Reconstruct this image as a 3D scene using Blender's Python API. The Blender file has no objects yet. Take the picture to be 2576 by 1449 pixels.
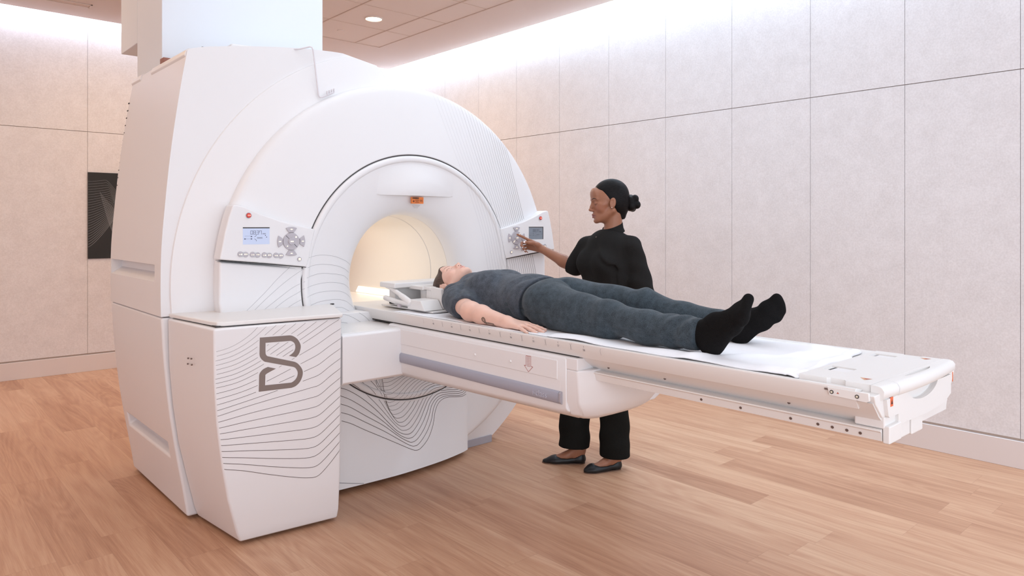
import bpy, bmesh, math, random
import numpy as np
from mathutils import Vector, Matrix, Euler
from mathutils.bvhtree import BVHTree

random.seed(7)
SC = bpy.context.scene
COL = SC.collection
PI = math.pi


# ------------------------------------------------------------------ materials
def srgb(r, g, b):
    def c(v):
        v /= 255.0
        return v / 12.92 if v <= 0.04045 else ((v + 0.055) / 1.055) ** 2.4
    return (c(r), c(g), c(b), 1.0)


def new_mat(name, col, rough=0.5, metal=0.0, spec=0.5, emit=None, estr=0.0, sss=0.0):
    m = bpy.data.materials.new(name)
    m.use_nodes = True
    b = m.node_tree.nodes['Principled BSDF']
    b.inputs['Base Color'].default_value = col if len(col) == 4 else (*col, 1)
    b.inputs['Roughness'].default_value = rough
    b.inputs['Metallic'].default_value = metal
    b.inputs['Specular IOR Level'].default_value = spec
    if emit:
        b.inputs['Emission Color'].default_value = emit
        b.inputs['Emission Strength'].default_value = estr
    if sss:
        b.inputs['Subsurface Weight'].default_value = sss
        b.inputs['Subsurface Radius'].default_value = (1.0, 0.35, 0.2)
        b.inputs['Subsurface Scale'].default_value = 0.006
    return m


def nt(m):
    return m.node_tree.nodes, m.node_tree.links, m.node_tree.nodes['Principled BSDF']


def add_noise_tint(m, scale, c1, c2, lo=0.35, hi=0.65, stretch=(1, 1, 1), bump=0.0, bscale=None, detail=4, coord='Object'):
    N, L, B = nt(m)
    tc = N.new('ShaderNodeTexCoord')
    mp = N.new('ShaderNodeMapping')
    mp.inputs['Scale'].default_value = stretch
    L.new(tc.outputs[coord], mp.inputs[0])
    n = N.new('ShaderNodeTexNoise')
    n.inputs['Scale'].default_value = scale
    n.inputs['Detail'].default_value = detail
    L.new(mp.outputs[0], n.inputs[0])
    r = N.new('ShaderNodeValToRGB')
    r.color_ramp.elements[0].position = lo
    r.color_ramp.elements[1].position = hi
    r.color_ramp.elements[0].color = c1
    r.color_ramp.elements[1].color = c2
    L.new(n.outputs[0], r.inputs[0])
    L.new(r.outputs[0], B.inputs['Base Color'])
    if bump:
        n2 = n
        if bscale:
            n2 = N.new('ShaderNodeTexNoise')
            n2.inputs['Scale'].default_value = bscale
            n2.inputs['Detail'].default_value = 3
            L.new(mp.outputs[0], n2.inputs[0])
        bp = N.new('ShaderNodeBump')
        bp.inputs['Strength'].default_value = bump
        bp.inputs['Distance'].default_value = 0.002
        L.new(n2.outputs[0], bp.inputs['Height'])
        L.new(bp.outputs[0], B.inputs['Normal'])
    return m


# ------------------------------------------------------------------ objects
def link(o, parent=None):
    COL.objects.link(o)
    if parent:
        o.parent = parent
        o.matrix_parent_inverse = parent.matrix_basis.inverted()
    return o


def empty(name, loc=(0, 0, 0), label=None, cat=None, group=None):
    o = bpy.data.objects.new(name, None)
    o.location = loc
    o.empty_display_size = 0.1
    link(o)
    tag(o, label, cat, group)
    return o


def tag(o, label=None, cat=None, group=None, kind=None):
    if label: o['label'] = label
    if cat: o['category'] = cat
    if group: o['group'] = group
    if kind: o['kind'] = kind
    return o


def mk(name, verts, faces, mat, parent=None, smooth=None, bevel=0, seg=2, fix=True):
    me = bpy.data.meshes.new(name)
    me.from_pydata([tuple(v) for v in verts], [], [tuple(f) for f in faces])
    me.materials.append(mat)
    if fix:
        bm = bmesh.new()
        bm.from_mesh(me)
        bmesh.ops.recalc_face_normals(bm, faces=bm.faces)
        bm.to_mesh(me)
        bm.free()
    if smooth is not None:
        me.polygons.foreach_set('use_smooth', [True] * len(me.polygons))
        if smooth < 179:
            me.set_sharp_from_angle(angle=math.radians(smooth))
    o = bpy.data.objects.new(name, me)
    link(o, parent)
    if bevel:
        b = o.modifiers.new('bevel', 'BEVEL')
        b.width = bevel
        b.segments = seg
        b.limit_method = 'ANGLE'
        b.angle_limit = math.radians(35)
        b.harden_normals = True
        me.polygons.foreach_set('use_smooth', [True] * len(me.polygons))
    return o


class MB:
    """collects simple shapes into one mesh"""
    def __init__(s):
        s.v = []
        s.f = []

    def add(s, v, f):
        k = len(s.v)
        s.v += [tuple(p) for p in v]
        s.f += [tuple(i + k for i in q) for q in f]
        return s

    def box(s, a, b):
        x0, y0, z0 = a
        x1, y1, z1 = b
        v = [(x0, y0, z0), (x1, y0, z0), (x1, y1, z0), (x0, y1, z0), (x0, y0, z1), (x1, y0, z1), (x1, y1, z1), (x0, y1, z1)]
        return s.add(v, [(0, 3, 2, 1), (4, 5, 6, 7), (0, 1, 5, 4), (1, 2, 6, 5), (2, 3, 7, 6), (3, 0, 4, 7)])

    def prism(s, pts, axis, a, b):
        """polygon extruded along an axis; pts are the two other coordinates in order"""
        n = len(pts)
        def P(p, t):
            if axis == 'y': return (p[0], t, p[1])
            if axis == 'x': return (t, p[0], p[1])
            return (p[0], p[1], t)
        v = [P(p, a) for p in pts] + [P(p, b) for p in pts]
        f = [tuple(range(n)), tuple(range(2 * n - 1, n - 1, -1))]
        f += [(i, (i + 1) % n, n + (i + 1) % n, n + i) for i in range(n)]
        return s.add(v, f)

    def loft(s, rings, cap=True, closed=True):
        n = len(rings[0])
        v = [p for r in rings for p in r]
        f = []
        m = n if closed else n - 1
        for j in range(len(rings) - 1):
            for i in range(m):
                f.append((j * n + i, j * n + (i + 1) % n, (j + 1) * n + (i + 1) % n, (j + 1) * n + i))
        if cap:
            f.append(tuple(range(n - 1, -1, -1)))
            f.append(tuple(range((len(rings) - 1) * n, len(rings) * n)))
        return s.add(v, f)

    def tube(s, pts, r, n=10, cap=True):
        pts = [Vector(p) for p in pts]
        rings = []
        rr = r if isinstance(r, (list, tuple)) else [r] * len(pts)
        up = None
        for i, p in enumerate(pts):
            d = (pts[min(i + 1, len(pts) - 1)] - pts[max(i - 1, 0)]).normalized()
            if up is None:
                up = Vector((0, 0, 1)) if abs(d.z) < 0.9 else Vector((1, 0, 0))
            a = d.cross(up).normalized()
            up = a.cross(d).normalized()
            rings.append([tuple(p + (a * math.cos(t) + up * math.sin(t)) * rr[i]) for t in [2 * PI * k / n for k in range(n)]])
        return s.loft(rings, cap)

    def disc(s, c, axis, r, h, n=24, r2=None):
        """short cylinder from c along the axis vector"""
        c = Vector(c)
        d = Vector(axis).normalized()
        up = Vector((0, 0, 1)) if abs(d.z) < 0.9 else Vector((1, 0, 0))
        a = d.cross(up).normalized()
        b = a.cross(d)
        r2 = r if r2 is None else r2
        R = [[tuple(c + d * t + (a * math.cos(q) + b * math.sin(q)) * ra) for q in [2 * PI * k / n for k in range(n)]] for t, ra in ((0, r), (h, r2))]
        return s.loft(R)

    def build(s, name, mat, parent=None, **k):
        return mk(name, s.v, s.f, mat, parent, **k)


def lathe_y(name, prof, mat, parent, cx=2.27, cz=1.09, a0=0, a1=360, n=144, smooth=30, rfun=None, bevel=0):
    """profile of (radius, y) swept round the bore axis"""
    full = abs(a1 - a0) >= 359.9
    ang = [math.radians(a0 + (a1 - a0) * i / n) for i in range(n if full else n + 1)]
    v = []
    for a in ang:
        for r, y in prof:
            rr = rfun(r, a) if rfun else r
            v.append((cx + rr * math.cos(a), y, cz + rr * math.sin(a)))
    m = len(prof)
    f = []
    for i in range(len(ang) if full else len(ang) - 1):
        j = (i + 1) % len(ang)
        for k in range(m - 1):
            f.append((i * m + k, j * m + k, j * m + k + 1, i * m + k + 1))
    return mk(name, v, f, mat, parent, smooth=smooth, bevel=bevel)


def bool_cut(o, cutters, op='DIFFERENCE'):
    """apply booleans and modifiers, leaving one plain mesh"""
    for c in cutters:
        m = o.modifiers.new('cut', 'BOOLEAN')
        m.operation = op
        m.object = c
        m.solver = 'EXACT'
    dg = bpy.context.evaluated_depsgraph_get()
    me = bpy.data.meshes.new_from_object(o.evaluated_get(dg))
    o.modifiers.clear()
    o.data = me
    for c in cutters:
        bpy.data.objects.remove(c)
    return o


def add_bevel(o, w, seg=2, ang=35):
    b = o.modifiers.new('bevel', 'BEVEL')
    b.width = w
    b.segments = seg
    b.limit_method = 'ANGLE'
    b.angle_limit = math.radians(ang)
    b.harden_normals = True
    o.data.polygons.foreach_set('use_smooth', [True] * len(o.data.polygons))
    return o


def text(name, s, size, mat, loc, rot, parent, ext=0.0003, align='CENTER', sx=1.0):
    cu = bpy.data.curves.new(name, 'FONT')
    cu.body = s
    cu.size = size
    cu.extrude = ext
    cu.align_x = align
    cu.align_y = 'CENTER'
    tmp = bpy.data.objects.new(name, cu)
    COL.objects.link(tmp)
    dg = bpy.context.evaluated_depsgraph_get()
    dg.update()
    me = bpy.data.meshes.new_from_object(tmp.evaluated_get(dg))
    bpy.data.objects.remove(tmp)
    me.transform(Matrix.Translation(loc) @ Euler(rot).to_matrix().to_4x4() @ Matrix.Diagonal((sx, 1, 1, 1)))
    me.materials.clear()
    me.materials.append(mat)
    o = bpy.data.objects.new(name, me)
    return link(o, parent)


FRONT = (PI / 2, 0, 0)           # lettering that faces -Y
SIDE = (PI / 2, 0, -PI / 2)      # lettering that faces -X


def bvh_of(objs):
    dg = bpy.context.evaluated_depsgraph_get()
    dg.update()
    V, F = [], []
    for o in objs:
        e = o.evaluated_get(dg)
        me = e.to_mesh()
        k = len(V)
        V += [o.matrix_world @ v.co for v in me.vertices]
        me.calc_loop_triangles()
        F += [tuple(i + k for i in p.vertices) for p in me.loop_triangles]
        e.to_mesh_clear()
    return BVHTree.FromPolygons(V, F)


def catmull(pts, n=6):
    P = [np.array(p, float) for p in pts]
    P = [2 * P[0] - P[1]] + P + [2 * P[-1] - P[-2]]
    out = []
    for i in range(1, len(P) - 2):
        for k in range(n):
            t = k / n
            out.append(0.5 * (2 * P[i] + (P[i + 1] - P[i - 1]) * t + (2 * P[i - 1] - 5 * P[i] + 4 * P[i + 1] - P[i + 2]) * t * t
                              + (3 * P[i] - P[i - 1] - 3 * P[i + 1] + P[i + 2]) * t ** 3))
    out.append(P[-2])
    return out


def printed_lines(name, lines, bvh, mat, parent, d=(0, 1, 0), start=2.0, plane='xz', off=0.0006, keep=None):
    """thin printed stripes laid on a surface: lines = [(points, width0, width1)]"""
    d = Vector(d)
    mb = MB()
    for pts, w0, w1 in lines:
        P = [np.array(p, float) for p in pts]
        run = []
        runs = []
        for i, p in enumerate(P):
            o = Vector((p[0], start, p[1])) if plane == 'xz' else Vector((start, p[0], p[1]))
            hit, nor, _, _ = bvh.ray_cast(o, d)
            ok = hit is not None and (keep is None or keep(p[0], p[1], hit, nor))
            if ok and run and (hit - run[-1][0]).length > 0.06:
                ok = False
                runs.append(run)
                run = [(hit, nor, i / max(1, len(P) - 1))]
                continue
            if ok:
                run.append((hit, nor, i / max(1, len(P) - 1)))
            else:
                if len(run) > 1: runs.append(run)
                run = []
        if len(run) > 1: runs.append(run)
        for r in runs:
            if len(r) < 2: continue
            v = []
            for i, (h, n, t) in enumerate(r):
                if n.dot(d) > 0: n = -n
                tg = (r[min(i + 1, len(r) - 1)][0] - r[max(i - 1, 0)][0]).normalized()
                sd = tg.cross(n).normalized() * (w0 + (w1 - w0) * t) / 2
                v += [h + n * off + sd, h + n * off - sd]
            mb.add(v, [(2 * i, 2 * i + 1, 2 * i + 3, 2 * i + 2) for i in range(len(r) - 1)])
    return mb.build(name, mat, parent, fix=False)
# ------------------------------------------------------------------ shared materials
M = {}
M['white'] = new_mat('moulded_white', srgb(232, 228, 228), 0.38)
M['white2'] = new_mat('table_white', srgb(230, 225, 222), 0.36)
M['cream'] = new_mat('bore_cream', srgb(240, 231, 222), 0.35)
M['duct'] = new_mat('duct_paint', srgb(224, 226, 232), 0.6)
M['dark'] = new_mat('dark_gap', srgb(58, 52, 50), 0.6)
M['black'] = new_mat('black_plastic', srgb(30, 27, 26), 0.5)
M['line'] = new_mat('printed_line', srgb(104, 88, 82), 0.5)
M['line_mid'] = new_mat('printed_line_grey', srgb(150, 146, 148), 0.5)
M['line_light'] = new_mat('printed_line_pale', srgb(196, 192, 194), 0.5)
M['line_dark'] = new_mat('printed_line_brown', srgb(80, 62, 54), 0.5)
M['logo'] = new_mat('logo_taupe', srgb(128, 113, 106), 0.5)
M['grey'] = new_mat('grey_plastic', srgb(164, 158, 164), 0.35)
M['greybtn'] = new_mat('button_grey', srgb(184, 177, 182), 0.3)
M['rail'] = new_mat('grey_lilac_trim', srgb(162, 160, 172), 0.35)
M['red'] = new_mat('red_button', srgb(216, 62, 52), 0.35)
M['glow'] = new_mat('lit_symbol', srgb(250, 240, 215), 0.5, emit=srgb(255, 238, 205), estr=0.7)
M['lcd'] = new_mat('lit_screen', srgb(140, 148, 172), 0.3, emit=srgb(196, 203, 226), estr=0.55)
M['lcd_off'] = new_mat('dim_screen', srgb(130, 138, 148), 0.2)
M['lcdtext'] = new_mat('screen_segment', srgb(62, 62, 92), 0.5)
M['lcdtext2'] = new_mat('dim_screen_segment', srgb(96, 102, 116), 0.5)
M['orange'] = new_mat('warning_orange', srgb(232, 128, 58), 0.5)
M['redink'] = new_mat('red_ink', srgb(178, 84, 72), 0.5)
M['steel'] = new_mat('screw_steel', srgb(120, 105, 100), 0.4, metal=0.6)
M['soffit'] = new_mat('ceiling_paint', srgb(214, 196, 186), 0.8)
M['tile'] = new_mat('ceiling_tile', srgb(220, 204, 195), 0.9)
M['tbar'] = new_mat('ceiling_grid', srgb(205, 182, 168), 0.7)
M['base'] = new_mat('baseboard_paint', srgb(226, 216, 214), 0.5)
M['gap'] = new_mat('panel_joint', srgb(205, 184, 170), 0.9)

m = M['felt'] = new_mat('acoustic_felt', srgb(214, 200, 188), 0.95, spec=0.1)
N, L, B = nt(m)
tc = N.new('ShaderNodeTexCoord')
n1 = N.new('ShaderNodeTexNoise'); n1.inputs['Scale'].default_value = 9; n1.inputs['Detail'].default_value = 9
n1.inputs['Roughness'].default_value = 0.72
n2 = N.new('ShaderNodeTexNoise'); n2.inputs['Scale'].default_value = 95; n2.inputs['Detail'].default_value = 4
mx = N.new('ShaderNodeMix'); mx.data_type = 'FLOAT'; mx.inputs[0].default_value = 0.5
r = N.new('ShaderNodeValToRGB')
r.color_ramp.elements[0].position = 0.36; r.color_ramp.elements[1].position = 0.62
r.color_ramp.elements[0].color = srgb(220, 215, 216); r.color_ramp.elements[1].color = srgb(234, 230, 232)
L.new(tc.outputs['Object'], n1.inputs[0]); L.new(tc.outputs['Object'], n2.inputs[0])
L.new(n1.outputs[0], mx.inputs[2]); L.new(n2.outputs[0], mx.inputs[3])
L.new(mx.outputs[0], r.inputs[0]); L.new(r.outputs[0], B.inputs['Base Color'])

# wood planks running along Y
m = M['wood'] = new_mat('oak_plank_floor', srgb(196, 150, 122), 0.42, spec=0.4)
N, L, B = nt(m)


def math_node(op, a=None, b=None, av=None, bv=None):
    n = N.new('ShaderNodeMath'); n.operation = op
    if a is not None: L.new(a, n.inputs[0])
    if b is not None: L.new(b, n.inputs[1])
    if av is not None: n.inputs[0].default_value = av
    if bv is not None: n.inputs[1].default_value = bv
    return n.outputs[0]


tc = N.new('ShaderNodeTexCoord'); sp = N.new('ShaderNodeSeparateXYZ'); L.new(tc.outputs['Object'], sp.inputs[0])
X, Y = sp.outputs[0], sp.outputs[1]
PW, PL = 0.1905, 1.22
u = math_node('DIVIDE', math_node('SUBTRACT', X, bv=0.552), bv=PW)
i = math_node('FLOOR', u)
wn = N.new('ShaderNodeTexWhiteNoise'); wn.noise_dimensions = '1D'; L.new(i, wn.inputs['W'])
v = math_node('ADD', math_node('DIVIDE', Y, bv=PL), math_node('MULTIPLY', wn.outputs[0], bv=7.3))
j = math_node('FLOOR', v)
cb = N.new('ShaderNodeCombineXYZ'); L.new(i, cb.inputs[0]); L.new(j, cb.inputs[1])
wn2 = N.new('ShaderNodeTexWhiteNoise'); wn2.noise_dimensions = '3D'; L.new(cb.outputs[0], wn2.inputs[0])
wsp = N.new('ShaderNodeSeparateColor'); L.new(wn2.outputs['Color'], wsp.inputs[0])
# grain coordinates, shifted per plank
gx = math_node('ADD', X, math_node('MULTIPLY', wsp.outputs[0], bv=37.0))
gy = math_node('ADD', Y, math_node('MULTIPLY', wsp.outputs[1], bv=53.0))
gc = N.new('ShaderNodeCombineXYZ'); L.new(gx, gc.inputs[0]); L.new(gy, gc.inputs[1])


def grain(sx, sy, detail, rough=0.6, dist=0.0):
    mp = N.new('ShaderNodeMapping'); mp.inputs['Scale'].default_value = (sx, sy, 1); L.new(gc.outputs[0], mp.inputs[0])
    n = N.new('ShaderNodeTexNoise'); n.inputs['Scale'].default_value = 1; n.inputs['Detail'].default_value = detail
    n.inputs['Roughness'].default_value = rough; n.inputs['Distortion'].default_value = dist
    L.new(mp.outputs[0], n.inputs[0])
    return n.outputs[0]


g_broad = grain(14, 0.9, 4, 0.5, 0.6)
g_fine = grain(230, 5.0, 4, 0.7)
g_cath = grain(5.5, 0.55, 1.5, 0.4, 0.4)
rings = math_node('SINE', math_node('MULTIPLY', g_cath, bv=95.0))
rings = math_node('MULTIPLY', rings, bv=0.5)
tone = math_node('ADD', math_node('MULTIPLY', math_node('SUBTRACT', g_broad, bv=0.5), bv=0.8), math_node('MULTIPLY', math_node('SUBTRACT', g_fine, bv=0.5), bv=0.75))
tone = math_node('ADD', tone, math_node('MULTIPLY', rings, bv=0.11))
tone = math_node('ADD', tone, math_node('MULTIPLY', math_node('SUBTRACT', wsp.outputs[2], bv=0.5), bv=0.30))
tone = math_node('ADD', tone, bv=0.5)
rp = N.new('ShaderNodeValToRGB')
rp.color_ramp.elements[0].position = 0.1; rp.color_ramp.elements[1].position = 0.9
rp.color_ramp.elements[0].color = srgb(160, 112, 84); rp.color_ramp.elements[1].color = srgb(214, 175, 144)
e = rp.color_ramp.elements.new(0.5); e.color = srgb(193, 147, 117)
L.new(tone, rp.inputs[0])
# dark hairline joints
fu = math_node('FRACT', u); fv = math_node('FRACT', v)
du = math_node('MINIMUM', fu, math_node('SUBTRACT', av=1.0, b=fu))
dv = math_node('MINIMUM', fv, math_node('SUBTRACT', av=1.0, b=fv))
ju = math_node('LESS_THAN', math_node('MULTIPLY', du, bv=PW), bv=0.0007)
jv = math_node('LESS_THAN', math_node('MULTIPLY', dv, bv=PL), bv=0.0007)
jn = math_node('MULTIPLY', math_node('MAXIMUM', ju, jv), bv=0.35)
mix = N.new('ShaderNodeMix'); mix.data_type = 'RGBA'; L.new(jn, mix.inputs[0]); L.new(rp.outputs[0], mix.inputs[6])
mix.inputs[7].default_value = srgb(120, 80, 60)
L.new(mix.outputs[2], B.inputs['Base Color'])
rr = math_node('ADD', math_node('MULTIPLY', g_fine, bv=0.2), bv=0.34)
L.new(rr, B.inputs['Roughness'])
bp = N.new('ShaderNodeBump'); bp.inputs['Strength'].default_value = 0.12; bp.inputs['Distance'].default_value = 0.002
L.new(g_fine, bp.inputs['Height']); L.new(bp.outputs[0], B.inputs['Normal'])

# ------------------------------------------------------------------ the room
WX, WY, X0, Y0, H = 4.84, 7.70, -2.6, -2.6, 3.31
XE, YE = 4.72, 7.58                       # edges of the ceiling at the light cove


def struct(o, **k):
    o['kind'] = 'structure'
    return o


struct(mk('floor', [(X0, Y0, 0), (WX, Y0, 0), (WX, WY, 0), (X0, WY, 0), (X0, Y0, -.05), (WX, Y0, -.05), (WX, WY, -.05), (X0, WY, -.05)],
          [(0, 1, 2, 3), (7, 6, 5, 4), (0, 4, 5, 1), (1, 5, 6, 2), (2, 6, 7, 3), (3, 7, 4, 0)], M['wood']))

# acoustic felt panels, 2 ft modules with open joints, over a backing
BASE_H = 0.155
ZJ = 2.267


def felt_wall(name, axis, edges, at, zs, groove=0.0010):
    """panels on the wall plane (axis = 'x' for the right wall, 'y' for the back wall)"""
    mb = MB()
    for a, b in zip(edges[:-1], edges[1:]):
        for z0, z1 in zip(zs[:-1], zs[1:]):
            p, q = a + groove, b - groove
            w0, w1 = z0 + .0020, z1 - .0020
            if axis == 'x':
                mb.box((at, p, w0), (at + 0.02, q, w1))
            else:
                mb.box((p, at, w0), (q, at + 0.02, w1))
    return mb


ys = [1.696 + 0.6085 * k for k in range(-8, 10)]
ys = [Y0] + [y for y in ys if Y0 + .1 < y < WY - .1] + [WY + 0.0]
o = struct(felt_wall('wall_right', 'x', ys, WX, [BASE_H + 0.012, ZJ, 3.62]).build('wall_right', M['felt'], bevel=0.0012, seg=1))
struct(MB().box((WX + 0.015, Y0 - .1, -.05), (WX + 0.12, WY + .1, 3.62)).build('wall_right_backing', M['gap'], o))
xs = [X0] + [1.493 - 1.217 * k for k in (3, 2, 1, 0)] + [1.493 + 1.217 * k for k in (1, 2)] + [WX]
xs = sorted(set(round(x, 4) for x in xs if X0 <= x <= WX))
o = struct(felt_wall('wall_back', 'y', xs, WY, [BASE_H + 0.012, ZJ, 3.62]).build('wall_back', M['felt'], bevel=0.0012, seg=1))
struct(MB().box((X0 - .1, WY + 0.015, -.05), (WX + .1, WY + 0.12, 3.62)).build('wall_back_backing', M['gap'], o))
struct(MB().box((X0 - .1, Y0 - .1, -.05), (X0, WY + .1, 3.62)).build('wall_left', M['felt']))
struct(MB().box((X0, Y0 - .1, -.05), (WX, Y0, 3.62)).build('wall_front', M['felt']))
struct(MB().box((WX - .012, Y0, 0), (WX + .016, WY, BASE_H)).build('baseboard_right', M['base'], bevel=0.002))
struct(MB().box((X0, WY - .012, 0), (WX - .012, WY + .016, BASE_H)).build('baseboard_back', M['base'], bevel=0.002))

# ceiling: plaster border, lay-in tiles, open light cove at the right and back walls
TX1, TY1, TX0, TY0 = 4.075, 6.72, -1.2, -1.2
mb = MB()
mb.box((X0, TY1, H), (XE, YE, H + .05))
mb.box((TX1, Y0, H), (XE, TY1, H + .05))
mb.box((X0, Y0, H), (TX0, TY1, H + .05))
mb.box((TX0, Y0, H), (TX1, TY0, H + .05))
mb.box((XE - .01, Y0, H + .05), (XE, YE, H + .12))
mb.box((X0, YE - .01, H + .05), (XE, YE, H + .12))
mb.box((X0, Y0, 3.60), (WX + .02, WY + .02, 3.66))
ceil = struct(mb.build('ceiling', M['soffit']))
S = 0.6096
mb = MB(); gb = MB()
nx = int((TX1 - TX0) / S) + 1; ny = int((TY1 - TY0) / S) + 1
gx0 = 3.78 - S * 10
for a in range(0, 14):
    x = gx0 + a * S
    xa, xb = max(x, TX0), min(x + S, TX1)
    if xb - xa < 0.02: continue
    if xa > TX0: gb.box((xa - .006, TY0, H - .001), (xa + .006, TY1, H + .012))
    for b in range(0, 14):
        yb = TY1 - b * S
        ya = max(yb - S, TY0)
        if yb - ya < 0.02: continue
        mb.box((xa + .007, ya + .004, H + .004), (xb - .007, yb - .004, H + .02))
        if a == 9 and yb < TY1: gb.box((TX0, yb - .003, H + .002), (TX1, yb + .003, H + .012))
gb.box((TX1 - .006, TY0, H - .0015), (TX1 + .006, TY1, H + .012))
gb.box((TX0, TY1 - .006, H - .0015), (TX1, TY1 + .006, H + .012))
struct(mb.build('ceiling_tiles', M['tile'], ceil))
struct(gb.build('ceiling_grid_bars', M['tbar'], ceil))

# square white shaft that carries the exhaust pipe from the scanner to the ceiling
mb = MB()
mb.box((1.116, 4.0, 2.15), (2.029, 4.47, 3.31))
sh = mb.build('wall_shaft', M['duct'], bevel=0.004)
struct(sh)
struct(MB().box((1.116, 4.472, 2.425), (1.9, 4.83, 3.31)).build('wall_shaft_bulkhead', M['duct'], sh, bevel=0.004))
# ------------------------------------------------------------------ ceiling fittings
M['lamp'] = new_mat('lamp_lens', srgb(255, 246, 225), 0.5, emit=srgb(255, 236, 196), estr=14)
dl = empty('ceiling_downlight', (3.465, 5.814, H), 'round recessed ceiling downlight, switched on, in a tile above the scanner', 'ceiling light')
MB().disc((3.465, 5.814, H - .004), (0, 0, 1), 0.072, 0.006, 32).build('lens', M['lamp'], dl)
lathe = []
mb = MB()
rings = []
for r_, z_ in ((0.072, H - .004), (0.075, H - .008), (0.083, H - .006), (0.086, H + .004)):
    rings.append([(3.465 + r_ * math.cos(2 * PI * k / 40), 5.814 + r_ * math.sin(2 * PI * k / 40), z_) for k in range(40)])
mb.loft(rings, cap=False).build('trim_ring', M['tile'], dl, smooth=60)
o = MB().disc((3.443, 6.398, H + .004), (0, 0, -1), 0.04, 0.006, 32, 0.038).build('ceiling_cover_plate', M['tile'], smooth=40)
tag(o, 'small round flush cover plate in the ceiling tile left of the downlight', 'cover plate')
v = empty('ceiling_vent', (1.3, 7.15, H), 'long narrow recessed slot vent in the ceiling near the back wall', 'vent')
mb = MB()
vx0, vx1, vy0, vy1 = 0.98, 1.415, 7.09, 7.20
for a, b in (((vx0, vy0), (vx1, vy0 + .014)), ((vx0, vy1 - .014), (vx1, vy1)), ((vx0, vy0), (vx0 + .014, vy1)), ((vx1 - .014, vy0), (vx1, vy1))):
    mb.box((a[0], a[1], H - .006), (b[0], b[1], H + .0))
mb.build('frame', M['tile'], v, bevel=.001, seg=1)
MB().box((vx0 + .014, vy0 + .014, H - .0015), (vx1 - .014, vy1 - .014, H - .0005)).build('grille', M['tbar'], v)

# dark art panel with fine white wave lines, on the back wall
art = empty('wall_art_panel', (1.75, WY - .012, 1.47), 'black art panel with fine white wave lines on the left wall behind the scanner', 'wall art')
AX0, AX1, AZ0, AZ1 = 1.495, 2.25, 1.064, 1.884
bd = MB().box((AX0, WY - .012, AZ0), (AX1, WY - .001, AZ1)).build('panel', new_mat('art_black', srgb(32, 32, 33), 0.6), art)
mb = MB()


def ribbon_xz(mb, pts, w, y):
    P = [np.array(p, float) for p in pts]
    v = []
    for i, p in enumerate(P):
        t = P[min(i + 1, len(P) - 1)] - P[max(i - 1, 0)]
        t /= (np.hypot(*t) + 1e-9)
        n = np.array((-t[1], t[0])) * w / 2
        v += [(p[0] + n[0], y, p[1] + n[1]), (p[0] - n[0], y, p[1] - n[1])]
    mb.add(v, [(2 * i, 2 * i + 1, 2 * i + 3, 2 * i + 2) for i in range(len(P) - 1)])


wave = [MB(), MB()]
for k in range(26):
    t = k / 25
    z0 = 1.795 - 0.62 * t
    pts = []
    for q in range(40):
        s = q / 39
        x = AX0 + s * 0.5
        # a plateau that rolls over, its shoulder falling further right on each line
        sh_ = 0.30 + 0.28 * t
        z = z0 + (0.02 + 0.36 * t * t) * min(s / sh_, 1) ** 1.3 - 0.9 * max(0, s - sh_) ** 1.25 * (1 - .1 * t)
        if AZ0 + .005 < z < AZ1 - .005: pts.append((x, z))
    if len(pts) > 2: ribbon_xz(wave[0], pts, 0.0011 + 0.0008 * t, WY - .0130)
for k in range(16):
    t = k / 15
    pts = []
    for q in range(30):
        s = q / 29
        x = AX0 + .1 + .012 * k + s * (.16 - .004 * k)
        z = 1.70 - .016 * k - s * .5 - .06 * math.sin(s * 3)
        if AZ0 + .005 < z: pts.append((x, z))
    ribbon_xz(wave[1], pts, 0.0011, WY - .0134)
wm = new_mat('art_line', srgb(170, 170, 172), 0.6)
wave[0].add(wave[1].v, wave[1].f).build('wave_lines', wm, art, fix=False)
# ------------------------------------------------------------------ the scanner
CX, CZ = 2.27, 1.09
scan = empty('mri_scanner', (CX, 3.9, 0), 'large white scanner with round bore, control panels and wave-line decoration', 'medical scanner')


def arc(cx, cz, r, a0, a1, n):
    return [(cx + r * math.cos(math.radians(a0 + (a1 - a0) * k / n)), cz + r * math.sin(math.radians(a0 + (a1 - a0) * k / n))) for k in range(n + 1)]


# main housing: barrel-sided body
left = [(1.085, 0.016), (1.066, .14), (1.035, .32), (1.008, .50), (.985, .72), (.972, .92)]
left2 = [(.968, 1.10), (.972, 1.28), (.985, 1.45), (1.005, 1.66), (1.03, 1.86), (1.062, 2.07), (1.085, 2.198)]
top = [(1.10, 2.210), (1.18, 2.232), (1.35, 2.262), (1.52, 2.287), (1.68, 2.303), (1.82, 2.312), (1.888, 2.313), (2.098, 2.278), (2.176, 2.183), (2.25, 2.05)]
right = [(2.75, 2.02), (3.10, 1.80), (3.30, 1.45), (3.36, 1.09), (3.28, .60), (3.02, .25), (2.97, .24), (2.97, .05), (2.9, .016)]


def smooth_poly(p, n=3):
    return [tuple(q) for q in catmull(p, n)]


outline = smooth_poly(left + left2, 2) + smooth_poly(top[:7], 2) + top[7:] + right


def body_piece(name, pts):
    o = MB().prism(pts, 'y', 3.49, 4.42).build(name, M['white'], scan)
    return o


zcut = 0.957
low = [p for p in outline if p[1] < zcut and p[0] < 2] + [(.9705, zcut)]
lowp = low + [(3.33, zcut)] + [p for p in right if p[1] < zcut]
upp = [(.9700, zcut + .004)] + [p for p in outline if p[1] > zcut + .004 and p in outline and not (p in right and p[1] < zcut)]
upp = [p for p in upp if p not in right or p[1] > zcut] + [(3.33, zcut + .004)]
up_o = body_piece('upper_housing', upp)
lo_o = body_piece('lower_housing', lowp)


def bore_cutter(r=.40):
    return MB().disc((CX, 3.2, CZ), (0, 1, 0), r, 1.6, 96).build('cutter', M['white'])


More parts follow.
